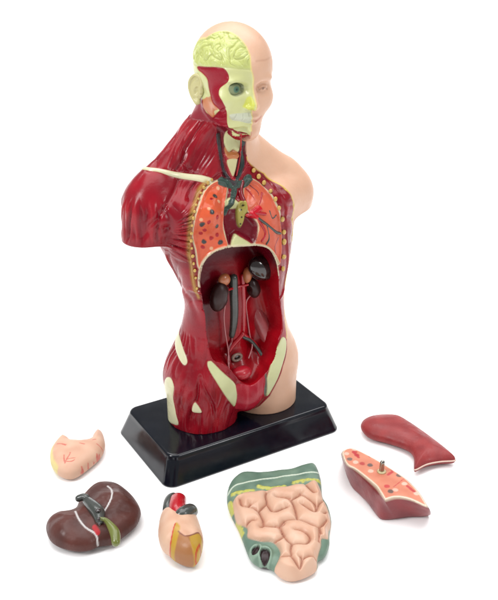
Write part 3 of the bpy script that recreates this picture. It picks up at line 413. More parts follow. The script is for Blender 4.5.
 'it_pink': [[[-1.01,43.95,0.9],[-0.83,44.49,0.9],[-0.38,44.79,0.9],[0.23,44.98,0.9],[0.7,45.04,0.9],[1.12,45.04,0.9],[1.53,45.35,0.9],[2.43,45.48,0.9],[3.06,45.73,0.9],[3.59,45.73,0.9],[4.0,46.05,0.9],[4.38,46.05,0.9],[4.62,45.41,0.9],[4.65,44.31,0.9],[4.83,43.82,0.9],[4.97,42.78,0.9],[4.95,42.1,0.9],[4.76,41.55,0.9],[4.66,40.85,0.9],[4.26,40.62,0.9],[4.17,40.0,0.9],[3.91,39.19,0.9],[3.86,38.58,0.9],[3.55,37.99,0.9],[3.06,37.52,0.9],[2.37,37.33,0.9],[1.71,37.56,0.9],[1.29,38.09,0.9],[1.65,38.77,0.9],[1.81,39.38,0.9],[1.62,40.0,0.9],[1.27,40.31,0.9],[0.7,40.36,0.9],[0.15,40.62,0.9],[-0.1,40.95,0.9],[-0.1,41.55,0.9],[-0.5,41.99,0.9],[-0.8,42.55,0.9]]],
 'it_hole': [[[0.38,39.64,0.95]],[[0.92,39.21,0.95]]],
 'it_cecum': [[[0.75,39.4,0.95]]],
 'lt_peg': [[[8.41,45.6,2.0]]],
 'lt_dots': [[[6.52,46.97,2.0]],[[6.94,47.75,2.0]],[[7.97,47.31,2.0]],[[7.29,46.48,2.0]],[[7.77,46.31,2.0]],[[9.45,45.22,2.0]],[[8.7,43.59,2.0]],[[8.53,44.1,2.0]],[[7.04,47.41,2.0]],[[9.66,44.35,2.0]],[[10.24,43.38,2.0]],[[6.88,46.64,2.0]],[[6.39,47.58,2.0]],[[7.73,45.66,2.0]],[[9.0,43.74,2.0]],[[6.98,48.1,2.0]]],
 'lt_red': [[[6.84,47.75,2.0],[7.13,47.17,2.0]],[[9.06,46.41,2.0],[9.12,45.76,2.0]],[[8.78,45.28,2.0],[9.09,45.6,2.0]],[[9.8,44.1,2.0],[10.12,43.59,2.0]],[[8.95,44.04,2.0],[9.75,44.9,2.0]]],
 'ht_line': [[[-4.29,40.62,1.8],[-4.41,40.0,1.8],[-4.52,39.39,1.8],[-4.64,38.69,1.8]],[[-2.83,39.57,1.8],[-2.93,39.15,1.8],[-3.04,38.67,1.8]],[[-2.85,39.57,1.8],[-2.74,39.15,1.8],[-2.7,38.91,1.8]],[[-2.91,40.25,1.8],[-3.25,39.87,1.8],[-3.64,39.57,1.8],[-4.08,40.0,1.8]]],
 'ht_yel': [[[-4.31,40.62,1.8],[-4.07,40.5,1.8],[-3.97,40.18,1.8],[-4.11,39.39,1.8],[-4.25,39.03,1.8],[-4.54,38.69,1.8]],[[-3.41,39.57,1.8],[-2.9,40.18,1.8],[-2.67,39.87,1.8],[-2.66,39.03,1.8],[-2.78,38.55,1.8],[-3.03,38.44,1.8]]],
}
EAR = [-1.84, -0.2, 22.72]
BASE = (6.26, 3.42)
_HP = {(260, 235, 1.0): [-3.763, 42.323, 1.0], (200, 215, 1.0): [-4.297, 42.59, 1.0], (150, 195, 1.0): [-4.75, 42.859, 1.0], (215, 250, 1.3): [-4.098, 41.753, 1.3], (200, 200, 1.55): [-4.242, 42.099, 1.55], (195, 150, 1.6): [-4.328, 42.707, 1.6], (200, 105, 1.5): [-4.344, 43.453, 1.5], (120, 210, 1.1): [-4.977, 42.531, 1.1], (130, 160, 1.25): [-4.926, 43.018, 1.25], (145, 110, 1.3): [-4.846, 43.643, 1.3], (170, 92, 1.2): [-4.661, 44.025, 1.2], (185, 240, 1.5): [-4.336, 41.635, 1.5], (230, 205, 1.75): [-3.959, 41.782, 1.75], (280, 180, 1.6): [-3.573, 42.303, 1.6], (300, 190, 1.3): [-3.425, 42.548, 1.3]}
def HPX(a, b, z): return _HP[(a, b, z)]
def A(k): return np.array(PT[k], float)
# ---------------------------------------------------------------- table surface
me = bpy.data.meshes.new('white_table'); prof = [(-1.2, 0), (0, 0), (.8, 0), (1.35, 0)]
for i in range(1, 17):
    a = math.radians(90*i/16); prof.append((1.35+.4*math.sin(a), .4-.4*math.cos(a)))
me.from_pydata([(sx*2.2, yy, zz_) for yy, zz_ in prof for sx in (-1, 1)], [], [(2*i, 2*i+1, 2*i+3, 2*i+2) for i in range(len(prof)-1)])
me.polygons.foreach_set('use_smooth', [True]*len(me.polygons))
me.materials.append(mat('white_sheet', .9, .1, color=(250, 250, 250), bump=.05))
me.materials[0].node_tree.nodes['RGB'].outputs[0].default_value = (.93, .93, .93, 1)
o = link(bpy.data.objects.new('table_surface', me)); o['kind'] = 'structure'
# ---------------------------------------------------------------- torso model
YAW = math.radians(30.6)
torso = thing('anatomy_torso', 'tall human torso model on black base, one half red muscle, other half bare skin', 'anatomy model', (-.0143, .535, 0), YAW)
UP = (0, 0, 2)
M_body = mat('painted_muscle', .24, .30, .0, .25, 260, mott=.12, mscale=60)
M_skin = mat('skin_vinyl', .40, .4, .0, .25, 500, sss=.12, mott=.05, mscale=40)
M_bone = mat('painted_bone', .36, .5, .15, .2, 350, mott=.05, mscale=120)
M_cav = mat('glossy_cavity', .22, .3, .0, .25, 260, mott=.12, mscale=70)
OPEN = smooth_poly(A('opening')[:, [0, 2]], 3)
def carve(P):
    q = poly_sd(P[:, [0, 2]], OPEN)
    dep = np.clip(P[:, 1]+3.0, 0, 4)
    s = q+.10*dep
    yf = -.55-.35*np.exp(-((P[:, 0]-.35)/.75)**2)*sstep(11., 8.5, P[:, 2])+.35*sstep(9.5, 12.5, P[:, 2])-.9*sstep(5.2, 3.2, P[:, 2])
    return smax(s, P[:, 1]-yf, .7)
PIT = A('g_arm')[-1]
def d_full(P):
    return smax(d_body(P), -carve(P), .07)
V, Q = surfnet(d_full, (-7.7, -4.0, -.24), (7.7, 3.9, 27.0), .16)
V = project(V, d_full, 2, .03)
V, Q = subdiv(V, Q); V, Q = subdiv(V, Q)
V = project(V, d_full, 3)
N = vnormals(V, Q)
if (N*(V-np.array([0, 0, 12]))).sum() < 0: Q = Q[:, ::-1]; N = -N
x, y, z = V.T; nv = len(V)
cav = carve(V); incav = (cav < .05) & (y > -2.95) & (poly_sd(V[:, [0, 2]], OPEN) < .02) & (d_body(V) < -.03)
TOCAM = np.array([.45, -.80, .40])
def pm(k, maxd=1.6, smooth=True, pts=None):
    """signed distance to a traced patch, in the patch's own plane"""
    L = A(k) if pts is None else pts; c = L.mean(0); U, S, Vt = np.linalg.svd(L-c); n = Vt[2]
    if n @ np.array([-.5, -.78, .3]) < 0: n = -n
    L2 = (L-c) @ Vt[:2].T; L2 = smooth_poly(L2, 4) if smooth else L2
    d = np.full(nv, 9.); rad = np.linalg.norm(L-c, axis=1).max()+.6
    m = (np.linalg.norm(V-c, axis=1) < rad) & (N @ n > -.1) & ~incav
    if m.any(): d[m] = poly_sd((V[m]-c) @ Vt[:2].T, L2)
    return d
def ld(k, width=1.0):
    L = smooth_poly(A(k), 4, False) if len(A(k)) > 2 else A(k)
    d = np.full(nv, 9.); lo, hi = L.min(0)-width, L.max(0)+width; m = ((V > lo) & (V < hi)).all(1) & ~incav
    if m.any(): d[m] = seg_dist(V[m], L)[0]
    return d
def pd(k, r, jit=0):                    # soft dots
    d = np.full(nv, 9.)
    for p in A(k):
        m = (np.abs(V-p) < r*3).all(1); d[m] = np.minimum(d[m], np.linalg.norm(V[m]-p, axis=1)-r)
    return d
# --- which side of the model is skin
u = 4*np.arctan2(x, -(y-.3))
sk = A('skinline'); sl = A('skinlow')
pts = [(z_, 4*np.arctan2(x_, -(y_-.3))) for x_, y_, z_ in list(sk)+list(sl[:7])]
pts = sorted(pts); zz = np.array([p[0] for p in pts]); uu = np.array([p[1] for p in pts])
ul = np.interp(z, zz, uu)
ul = np.where(z < .84, np.interp(z, [-.1, .84], [.9, uu[0]]), ul)
ul = np.where(z > zz[-1], uu[-1], ul)
front_open = (u-ul)
skin_s = front_open.copy()                       # >0 skin
head = z > 20.15-.32*np.clip(-(y+1.0), 0, 2)*0
headm = z > 19.7+1.15*sstep(-1.9, -1.1, y)
cl = A('cutline'); cphi = np.arctan2(cl[:, 2]-23, -(cl[:, 1]+.5)); oo_ = np.argsort(cphi)
phi_ = np.arctan2(z-23, -(y+.5)); hx = x+.02-np.where((z > 23.2), np.interp(phi_, cphi[oo_], cl[oo_, 0]+.02), 0)*sstep(23.6, 24.6, z)
neckback = (u > 5.0)
skin_s = np.where(headm, hx, skin_s)
skin_s = np.where((~headm) & (z > 17.2) & (y > -.2), np.where(x > .9, 1.0, -1.0), skin_s)
back = (np.abs(u) > 8.2)
skin_s = np.where(back & (y > .3), x, skin_s)
ms = skin_s < 0
# --- patches
T = {k: pm(k) for k in ('temporal', 'parotid', 'masseter', 'eyehole', 'nose', 'teeth', 'clav', 'hip', 'glut', 'tri', 'boneL', 'boneR', 'greyR', 'pubis', 'lungR', 'lungL', 'heart', 'creamT', 'creamB', 'vert', 'redL', 'chest', 'neckopen', 'larynx', 'hyoid', 'trachea', 'thy')}
T['clav'] = ld('clavline')-np.interp(x, [-5, -2.5], [.13, .21])
bl = A('brainline'); bz = np.interp(x, bl[2:, 0], bl[2:, 2])+.06*np.where(y > 0, 0, 0)
isbrain = ms & (z > bz) & (z > 23.6)
side = ms & (z > 20.2) & headm
D = np.zeros(nv)
# muscles: fibre coordinate per region, blended
def fib(phi, along, f, seed, wob=.15):
    p = np.stack([phi*f+wob*noise(V, .8, seed), along*.22, np.zeros(nv)+seed], 1)
    n = noise(p, 1., seed); m = noise(p*2.3, 1., seed+3)
    return -(1-np.minimum(1, np.abs(n)*3.2))*.9 - (1-np.minimum(1, np.abs(m)*3))*.25+.35
armax = np.arctan2(x+5.45, -(y-.45))
reg = []
cvl = A('clavline'); zcl = np.interp(x, cvl[:, 0], cvl[:, 2]); w_tr = sstep(-.12, .12, z-zcl)*sstep(22.3, 21, z)
w_arm = (1-w_tr)*sstep(-3.9, -4.7, x-.22*(z-15))*sstep(12.6, 13.2, z)
reg.append((w_arm, fib(armax*1.5*(.75+.08*(z-13)), z*.6, 1.25, 1)*1.7*sstep(13.7, 14.3, z)*sstep(16.9, 15.8, z)))
ang = np.arctan2(z-14.2, x+5.9)
w_pec = (1-w_arm)*sstep(12.2, 13.2, z+.6*(x+4))*(1-w_tr)*sstep(.6, -.3, y)
reg.append((w_pec, fib(ang*5.2+.25*x, np.hypot(x+5.9, z-14.2), 1.5, 2)*1.35))
reg.append((w_tr, fib(-.72*x+.5*z+.3*y, x, 1.15, 4)*1.35))
w_fl = (1-w_arm-w_pec-w_tr).clip(0, 1)*sstep(6.8, 8.0, z)
reg.append((w_fl, fib(.8*x+.55*z+.45*y, z*.7, 1.45, 5)*1.9*sstep(8.3, 10.2, z)))
w_th = sstep(7.2, 5.6, z)
reg.append((w_th, fib(np.arctan2(x+2.2, -(y-.1))*2.3-.12*z, z, 1.1, 6)*.7))
Wt = sum(w for w, _ in reg)+1e-6; fb = sum(w*f for w, f in reg)/Wt
muscle = ms & ~side & ~incav
chest = T['chest']
mus_w = np.where(muscle, 1., 0.)*sstep(-.02, .12, np.minimum(chest, 9))*sstep(0, .12, np.minimum(T['neckopen'], np.minimum(T['boneL'], T['pubis'])))
mus_w *= sstep(0, .1, np.minimum(np.minimum(T['clav'], T['hip']), np.minimum(T['glut'], T['tri'])))
mus_w *= np.where(u > 0, .5, 1.)
D += .11*fb*mus_w
def groove(k, w, a): 
    L = smooth_poly(A(k), 4, False); r = np.zeros(nv); m = ((V > L.min(0)-1) & (V < L.max(0)+1)).all(1)
    if m.any():
        d, t = seg_dist(V[m], L); r[m] = np.exp(-(d/w)**2)*np.clip(4*np.minimum(t, 1-t), .0, 1)
    return -a*r*mus_w
for k, w, a in (('deltpec', .16, .14), ('g_arm', .16, .05), ('g_pec', .18, .06), ('g_trap', .15, .10), ('g_flank', .3, .08), ('g_th1', .13, .17), ('g_th2', .13, .15), ('g_th3', .2, .10), ('cutL', .1, .05), ('scm', .12, .1)):
    D += groove(k, w, a)
# armpit pocket
D -= .26*np.exp(-(np.linalg.norm((V-PIT-np.array([.1, 0, -.1]))*[1, .5, .8], axis=1)/.24)**2)*mus_w
for k, a in (('clav', .07), ('hip', .03), ('glut', .03), ('tri', .03)):
    D += a*sstep(.05, -.12, T[k])*ms
# chest cavity, ribs band, lungs, heart bed
inch = sstep(.03, -.14, chest)*(~incav)*(~headm)
D -= .13*inch
lg = np.minimum(T['lungR'], T['lungL'])
D += .12*sstep(.06, -.05, lg)*inch - .10*sstep(-.05, -.22, lg)*inch + .06*sstep(-.2, -.9, lg)*inch
D -= .30*sstep(0, -.3, T['heart'])*inch
D += .12*sstep(.04, -.1, T['creamT'])+.16*sstep(.04, -.12, T['creamB'])+.22*sstep(.04, -.12, T['vert'])
D += .1*sstep(.05, -.15, T['redL'])
D -= .22*sstep(.03, -.15, T['neckopen'])*ms
for k_, w_, a_ in (('neckveinR', .12, .09), ('neckveinL', .13, .09), ('vein3', .26, .09), ('cavatop', .2, .07), ('neckart', .07, .05)):
    D += a_*np.sqrt(np.clip(1-(ld(k_)/w_)**2, 0, 1))*ms*(~headm)
D += .2*sstep(.03, -.18, T['thy'])+.10*sstep(.03, -.1, T['larynx'])+.05*sstep(.02, -.08, T['hyoid'])
D += .02*inch*(sstep(.03, -.03, pd('lungdotd', .145))+sstep(.03, -.03, pd('lungdotr', .115))+sstep(.03, -.03, pd('lungdotw', .11)))*(T['lungR'] < 0)+.012*inch*noise(V, 3, 91)
D += .06*sstep(.03, -.08, np.minimum(T['boneL'], T['boneR']))
D -= .08*sstep(.05, -.1, T['greyR'])
# diaphragm rim
rim = smooth_poly(A('opening')[0:10], 5, False)
dr = seg_dist(V, rim)[0]; D += .05*np.exp(-(dr/.09)**2)
# head relief
sunk = np.where(side, 1., 0.)*sstep(0., -.06, hx)
D -= .06*sunk
wv = V+.35*np.stack([noise(V, 1.1, 11), noise(V, 1.1, 12), noise(V, 1.1, 13)], 1)
gy = noise(wv, 1.55, 20)
gy2 = noise(wv, 2.9, 21); gyr = np.maximum(np.exp(-(gy/.09)**2)*.75, .35*np.exp(-(gy2/.12)**2))
bw = np.where(isbrain, 1., 0.)*sstep(0, .25, z-bz)*sstep(0, -.05, hx)
D += bw*(.02+.06*noise(V, 2.2, 22)-.085*gyr)
D -= .05*np.where(side, 1, 0)*np.exp(-((z-bz)/.06)**2)*(x < -.05)
D -= .05*sstep(.04, -.06, T['temporal'])*side
D -= .06*sstep(.03, -.08, T['masseter'])*side
D -= .22*sstep(.02, -.18, T['eyehole'])*side
D += .06*sstep(.05, -.15, T['teeth'])*side
tth = np.abs(((x+y*.6)*3.4) % 1-.5)
D -= .035*sstep(.40, .5, tth)*sstep(0, -.05, T['teeth'])*side
D -= .04*np.where(side, 1, 0)*sstep(.0, -.05, T['teeth'])*np.exp(-((z-21.18)/.04)**2)
D += .03*fib(z*1.2-.8*x, x, 1.6, 9)*sstep(0, -.1, T['masseter'])*side
V2 = V+N*D[:, None]
V2[:, 2] = np.where(z < .03, z, V2[:, 2])
N2 = vnormals(V2, Q)
# --- colours
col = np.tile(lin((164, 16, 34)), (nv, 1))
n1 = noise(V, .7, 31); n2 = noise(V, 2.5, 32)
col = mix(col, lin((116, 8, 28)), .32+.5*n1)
col = mix(col, lin((196, 56, 62)), .3*sstep(.1, .6, fb)*mus_w)  # highlight streaks painted along the fibre ridges
col = mix(col, lin((90, 8, 26)), .3*sstep(-.2, -.8, fb)*mus_w)  # shade painted into the fibre grooves
SK = lin((234, 188, 158))
def put(mask, c, amt=1.): 
    global col
    col = mix(col, lin(c), mask*amt)
CREAM = (226, 222, 178)
put(sstep(-.03, .03, skin_s)*1., (234, 188, 158)); skinmask = skin_s > 0
put(np.where(skinmask, 1, 0)*(.15+.5*noise(V, .35, 40)).clip(0, .5), (222, 168, 138))
bodyfront = (~headm) & (z > 5.5) & (z < 18.6) & (y < .6)
put(np.exp(-((skin_s+.02)/.07)**2)*bodyfront, (226, 190, 90))
put(np.exp(-(hx/.055)**2)*headm*(y < 2.2)*(z > 20.6), (238, 220, 140))
# face and skull
fc = np.where(side, 1., 0.)*sstep(.0, -.04, hx)
put(fc, (214, 216, 150))
put(fc*sstep(-.2, .5, noise(V, 1.2, 50)), (222, 224, 170), .6)
put(fc*sstep(.04, -.04, bz-z)*(z > 23.6), (206, 214, 128))
put(bw*gyr, (188, 192, 96), .55)
back_low = fc*np.maximum(np.maximum(sstep(-.75, -.6, y)*sstep(22.3, 22.15, z), sstep(21.35, 21.2, z)*sstep(-1.6, -1.4, y)), sstep(-.25, -.45, N[:, 2])*sstep(21.5, 21.3, z)*(y > -2.3))
put(back_low, (150, 24, 44))
put(fc*sstep(22.35, 22.25, z+.25*(y+.6)+.08*noise(V, 3, 90))*sstep(-2.3, -2.15, y+.2*(z-21.5))*(N[:, 2] > -.4)*sstep(-.6, -.7, y)*sstep(21.2, 21.3, z), (206, 128, 80))
for k, c in (('temporal', (160, 24, 44)), ('masseter', (158, 26, 46))): put(sstep(.02, -.03, T[k])*fc, c)
put(sstep(.03, -.1, T['nose'])*fc, (222, 226, 70), .8)
put(sstep(.05, -.03, T['eyehole'])*fc, (128, 136, 96))
put(sstep(.03, -.02, T['teeth'])*fc, (212, 216, 190))
skf = np.where(headm & (hx > 0), 1., 0.)
put(skf*np.exp(-(ld('brow')/.06)**2), (190, 138, 110), .35); put(skf*np.exp(-(ld('eyeline')/.05)**2), (150, 104, 80), .6); put(skf*sstep(.06, -.02, pd('eyedot', .06)), (90, 60, 46), .7)
put(skf*np.exp(-(ld('mouth')/.07)**2), (196, 110, 96), .7)
# chest
cf = inch
put(cf, (150, 14, 32))
put(sstep(.09, .05, lg)*cf, (232, 212, 176))
put(sstep(-.02, -.06, lg)*cf, (226, 98, 62))
put(sstep(-.02, -.06, T['lungL'])*cf, (224, 110, 84), .6)
put(sstep(-.02, -.06, T['lungR'])*cf*sstep(.04, -.03, pd('lungdotw', .11)), (236, 190, 150), .8)
put(sstep(-.02, -.06, T['lungR'])*cf*sstep(.04, -.03, pd('lungdotd', .145)+.06*noise(V, 4, 33)), (62, 62, 62))
put(sstep(-.02, -.06, T['lungR'])*cf*sstep(.04, -.03, pd('lungdotr', .115)+.08*noise(V*[1, 1, .6], 5, 34)), (176, 20, 34))
put(sstep(.02, -.05, T['heart'])*cf, (120, 14, 34))
put(sstep(.03, -.03, T['redL'])*cf, (214, 22, 44))
for k in ('creamT', 'creamB'): put(sstep(.03, -.03, T[k]), (214, 214, 158))
put(sstep(.03, -.03, T['vert']), (176, 164, 84)); put(sstep(.03, -.03, pd('vdots', .06)), (30, 24, 20))
put(sstep(.03, -.03, pd('lhole', .1)), (90, 10, 18))
no = sstep(.03, -.03, T['neckopen'])*ms*(~headm)
put(no, (120, 22, 38)); put(sstep(.02, -.03, T['thy'])*no, (176, 40, 50)); put(sstep(.02, -.03, T['larynx'])*no, (214, 214, 160))
put(sstep(.02, -.03, T['hyoid'])*no, (206, 130, 80)); put(sstep(.02, -.03, T['trachea'])*no, (222, 214, 160))
for k_, w_, c_ in (('neckart', .07, (130, 16, 30)), ('vein3', .27, (64, 88, 80)), ('cavatop', .2, (64, 84, 76)), ('neckveinR', .10, (66, 58, 62)), ('neckveinL', .11, (58, 70, 68))):
    put(sstep(w_+.02, w_-.03, ld(k_)+.05*noise(V, 3.5, 44))*ms*(~headm), c_)
for k in ('clav', 'hip', 'glut', 'tri'): put(sstep(.03, -.03, T[k])*ms, (228, 224, 184))
for k in ('boneL', 'boneR'): put(sstep(.03, -.03, T[k]), (216, 220, 164))
put(sstep(.03, -.03, T['greyR']), (112, 112, 100)); 
pu = sstep(.02, -.02, T['pubis']); put(pu, (186, 30, 52)); put(pu*sstep(.1, .5, noise(V*[2.5, 1, .3], 1.5, 60)), (206, 80, 90), .5)
dcut = np.exp(-(ld('cutL')/.13)**2)*(~incav); put(dcut, (190, 152, 76), .8)
put(np.where(incav, 1., 0.), (170, 10, 26)); 
put(np.where(incav, 1., 0.)*sstep(-.2, .6, noise(V, .8, 62)), (136, 8, 22), .6)
put(np.where(incav, 1., 0.)*np.maximum(sstep(10.5, 12., z), sstep(.2, -1.8, x)*sstep(5, 8, z))*.85, (84, 6, 24))  # cavity shade painted in: darker towards the top and left
put(np.exp(-(dr/.10)**4), (226, 212, 178))
# --- split into parts
lab = np.zeros(nv, int)
lab[skin_s > 0] = 1
lab[side & (hx < 0)] = 3
lab[isbrain & (hx < 0)] = 2
lab[(side) & (hx < 0) & ((T['temporal'] < 0) | (T['masseter'] < 0))] = 4
lab[(inch > .5) & (T['heart'] < 0)] = 7
lab[(T['lungR'] < .06) & (inch > .3)] = 5
lab[(T['lungL'] < .06) & (inch > .3)] = 6
lab[(T['boneL'] < 0)] = 8; lab[T['boneR'] < 0] = 9
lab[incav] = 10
lab[(T['clav'] < 0) & ms] = 11; lab[(T['hip'] < 0) & ms] = 12; lab[(T['neckopen'] < 0) & ms & ~headm] = 13
fl = np.median(lab[Q], axis=1).astype(int); fl = lab[Q[:, 0]]
names = {0: ('muscle_half', M_body), 1: ('skin_half', M_skin), 2: ('brain', M_bone), 3: ('skull', M_bone), 4: ('face_muscle', M_body), 5: ('lung', M_cav), 6: ('lung', M_cav), 7: ('heart_bed', M_cav),
         8: ('pelvic_bone', M_bone), 9: ('pelvic_bone', M_bone), 10: ('abdominal_cavity', M_cav), 11: ('collar_bone', M_bone), 12: ('hip_bone', M_bone), 13: ('throat', M_cav)}
for k, (nm, m) in names.items():
    f = Q[fl == k]
    if not len(f): continue
    ids, inv = np.unique(f, return_inverse=True)
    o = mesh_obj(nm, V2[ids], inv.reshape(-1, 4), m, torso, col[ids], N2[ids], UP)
    if k == 5: o['label'] = 'orange lung with dark and red dots'
    if k == 6: o['label'] = 'orange lung with branching red and grey vessels'
print('body', nv, len(Q))
# ---------------------------------------------------------------- pieces set on the torso
def cm_mat(n, c, **k): return mat(n, color=c, **k)
M_dark = cm_mat('black_organ', (34, 20, 20), rough=.12, coat=.6, bump=.1)
M_kid = cm_mat('dark_kidney', (50, 24, 22), rough=.34, spec=.35, bump=.3, bscale=200, mott=.2)
M_org = cm_mat('orange_gland', (192, 112, 70), rough=.3, coat=.2, bump=.3)
M_teal = cm_mat('teal_vein', (58, 78, 76), rough=.28, coat=.3, bump=.3, mott=.15)
M_grey = cm_mat('grey_vein', (66, 70, 66), rough=.28, coat=.3, bump=.3, mott=.15)
M_red = cm_mat('red_artery', (186, 14, 32), rough=.25, coat=.3, bump=.3)
M_dred = cm_mat('dark_red_artery', (136, 12, 28), rough=.25, coat=.3, bump=.3)
M_pink = cm_mat('pink_duct', (190, 110, 112), rough=.25, coat=.3, bump=.2)
M_rib = cm_mat('yellow_rib', (216, 176, 88), rough=.3, coat=.2)
M_cream = cm_mat('cream_paint', (222, 218, 170), rough=.35, coat=.1)
def blob(name, c, r, m, parent=torso, rot=0, h=.12, fn=None, rx=0):
    c = np.array(c, float); cs, sn = math.cos(rot), math.sin(rot); R = np.array([[cs, 0, sn], [0, 1, 0], [-sn, 0, cs]])
    f = fn if fn else (lambda P: ell(P, c, r, R)); e = max(r)+.2
    return sdf_obj(name, f, c-e, c+e, h, m, parent, off=UP, sub=1, dispf=(lambda V_: .04*noise(V_, 1.3, 51)) if .25 < max(r) < 1.1 else None)
def p_(k, i=0): return A(k)[i]
# kidneys with their glands
def kidney(c, r, rot, notch):
    c = np.array(c, float)
    cs, sn = math.cos(rot), math.sin(rot); R = np.array([[cs, 0, sn], [0, 1, 0], [-sn, 0, cs]])
    def f(P): return smax(ell(P, c, r, R), -ell(P, c+np.array([notch*r[0]*1.15, -.1, 0]), (r[0]*.45, .5, r[2]*.28)), .15)
    return blob('kidney', c, r, M_kid, torso, fn=f)
k1 = kidney(p_('o_kidneyR'), (.64, .5, 1.02), .2, 1)
blob('adrenal_gland', p_('o_adrenalR'), (.44, .3, .42), M_org, k1, rot=.5)
k2 = kidney(p_('o_kidneyL')+[.05, 0, -.05], (.45, .45, .78), -.25, -1)
blob('adrenal_gland', p_('o_adrenalL'), (.3, .35, .58), M_org, k2, rot=.1)
blob('spleen', p_('o_spleen')+[-.1, .1, 0], (1.12, .55, .78), M_dark, rot=.62)
tube('vena_cava', A('o_cava'), [.27, .3, .3, .28, .2], M_grey, torso, UP)
tube('aorta', A('o_aorta')-[0, .12, 0], [.16, .17, .17, .17, .15], M_red, torso, UP)
tube('iliac_artery', A('o_iliacR')-[0, .1, 0], .16, M_red, torso, UP); tube('iliac_artery', A('o_iliacL')-[0,   .15, 0], .15, M_red, torso, UP)
tube('iliac_vein', A('o_veinL'), .13, M_grey, torso, UP); tube('iliac_vein', A('o_veinR'), .12, M_dred, torso, UP)
tube('ureter', A('o_ureterR'), .055, M_pink, torso, UP, 8); tube('ureter', A('o_ureterL'), .055, M_pink, torso, UP, 8)
tube('renal_artery', [p_('o_kidneyR')+[.4, -.05, .35], p_('o_cava', 1)+[.2, -.05, .2], p_('o_kidneyL')+[-.4, -.05, .3]], .09, M_red, torso, UP)
# rectum stump: dark ring
c = p_('o_rectum')+[0, -.25, 0]
def ring(P):
    q = P-c; rr = np.hypot(q[:, 0], q[:, 2]*1.35); return np.hypot(rr-.33, q[:, 1]*1.0)-.12
rc = sdf_obj('rectum', ring, c-.8, c+.8, .08, cm_mat('rectum_rim', (150, 120, 108), rough=.3), torso, off=UP)
blob('rectum_opening', c+[0, .12, 0], (.34, .12, .26), M_dark, rc, h=.08)
blob('bladder', p_('o_bladder'), (.75, .55, .5), cm_mat('bladder_red', (190, 24, 44), rough=.3, coat=.1, bump=.3, mott=.15), h=.14)
tube('psoas_muscle', A('o_psoas')+[0, .38, 0], [.2, .5, .52, .3], cm_mat('psoas_red', (186, 84, 88), rough=.22, coat=.1, mott=.15, bump=.3), torso, UP)
# rib ends
ys = _r.uniform(-.03, .03, (60, 3))
for i, p in enumerate(list(A('ribsL'))+list(A('ribsL2'))+list(A('ribsR'))):
    r = (.10 if i < 17 else .145)*_r.uniform(.85, 1.2)
    blob('rib_end', p+[0, .03, 0], (r*_r.uniform(.85, 1.1), r*.7, r*_r.uniform(1, 1.3)), M_rib, h=.07)
# vessels in chest and neck
for k, r, m in (('lv1', .045, M_red), ('lv2', .05, M_red), ('lv3', .11, M_red), ('lv4', .09, M_grey), ('lv5', .06, M_grey), ('lv6', .04, M_grey), ('lv7', .08, M_red), ('lv8', .03, M_dred), ('lv9', .03, M_pink),
                ('arch', .18, M_dred), ('neckart2', .055, M_red)):
    sink = .12 if k in ('neckveinR', 'neckveinL', 'neckart', 'neckart2', 'vein3', 'cavatop', 'arch') else .1
    tube('vein' if m in (M_teal, M_grey) else 'artery', A(k)+[0, sink, 0], r, m, torso, UP, 10)
# eyeball in the socket
ec = A('eyehole').mean(0)
def eyec(P):
    d = np.linalg.norm((P-ec)[:, [0, 2]], axis=1)
    cc = np.tile(lin((140, 150, 112)), (len(P), 1)); cc = mix(cc, lin((84, 124, 104)), sstep(.22, .15, d)); return mix(cc, lin((44, 66, 58)), sstep(.10, .05, d))
fe = lambda P: np.linalg.norm(P-(ec+[0.0, .38, 0]), axis=1)-.42
sdf_obj('eyeball', fe, ec-1, ec+1, .08, mat('eye_gloss', .5, .3), torso, eyec, UP, 1)
# ear
ep = np.array(EAR)+[-.06, -.05, .08]
HEL = np.array([(-.30, .08), (-.40, .40), (-.22, .74), (.16, .82), (.44, .52), (.46, .10), (.28, -.32), (.02, -.66), (-.22, -.78)])
ANT = np.array([(.02, .52), (.24, .30), (.24, -.05), (.06, -.36), (-.14, -.42)])
def ear(P):
    q = P-ep; q = np.column_stack([q[:, 0]+.42*(q[:, 1]+.25), q[:, 1]+.16*q[:, 2], q[:, 2]])   # rear edge stands away from the head
    yz = q[:, 1:]
    d = ell(np.column_stack([q[:, 0]+.02, q[:, 1], q[:, 2]]), (0, .05, .05), (.16, .46, .80))
    h = np.hypot(seg_dist(yz, smooth_poly(HEL, 4, False))[0], (q[:, 0]+.13)*.8)-.095
    a = np.hypot(seg_dist(yz, smooth_poly(ANT, 4, False))[0], (q[:, 0]+.10)*.9)-.07
    d = smin(smin(d, h, .07), a, .07); d = smin(d, ell(q, (-.08, -.12, -.76), (.13, .19, .20)), .1)
    d = smin(d, ell(q, (-.12, -.36, -.08), (.14, .12, .20)), .06)
    d = smin(d, ell(q, (.25, -.1, 0), (.35, .3, .55)), .1)
    return smax(d, -ell(q, (-.18, -.08, -.08), (.14, .17, .24)), .06)
sdf_obj('ear', ear, ep-1.3, ep+1.3, .07, cm_mat('ear_cream', (214, 206, 148), rough=.38, bump=.2), torso, off=UP, sub=1)
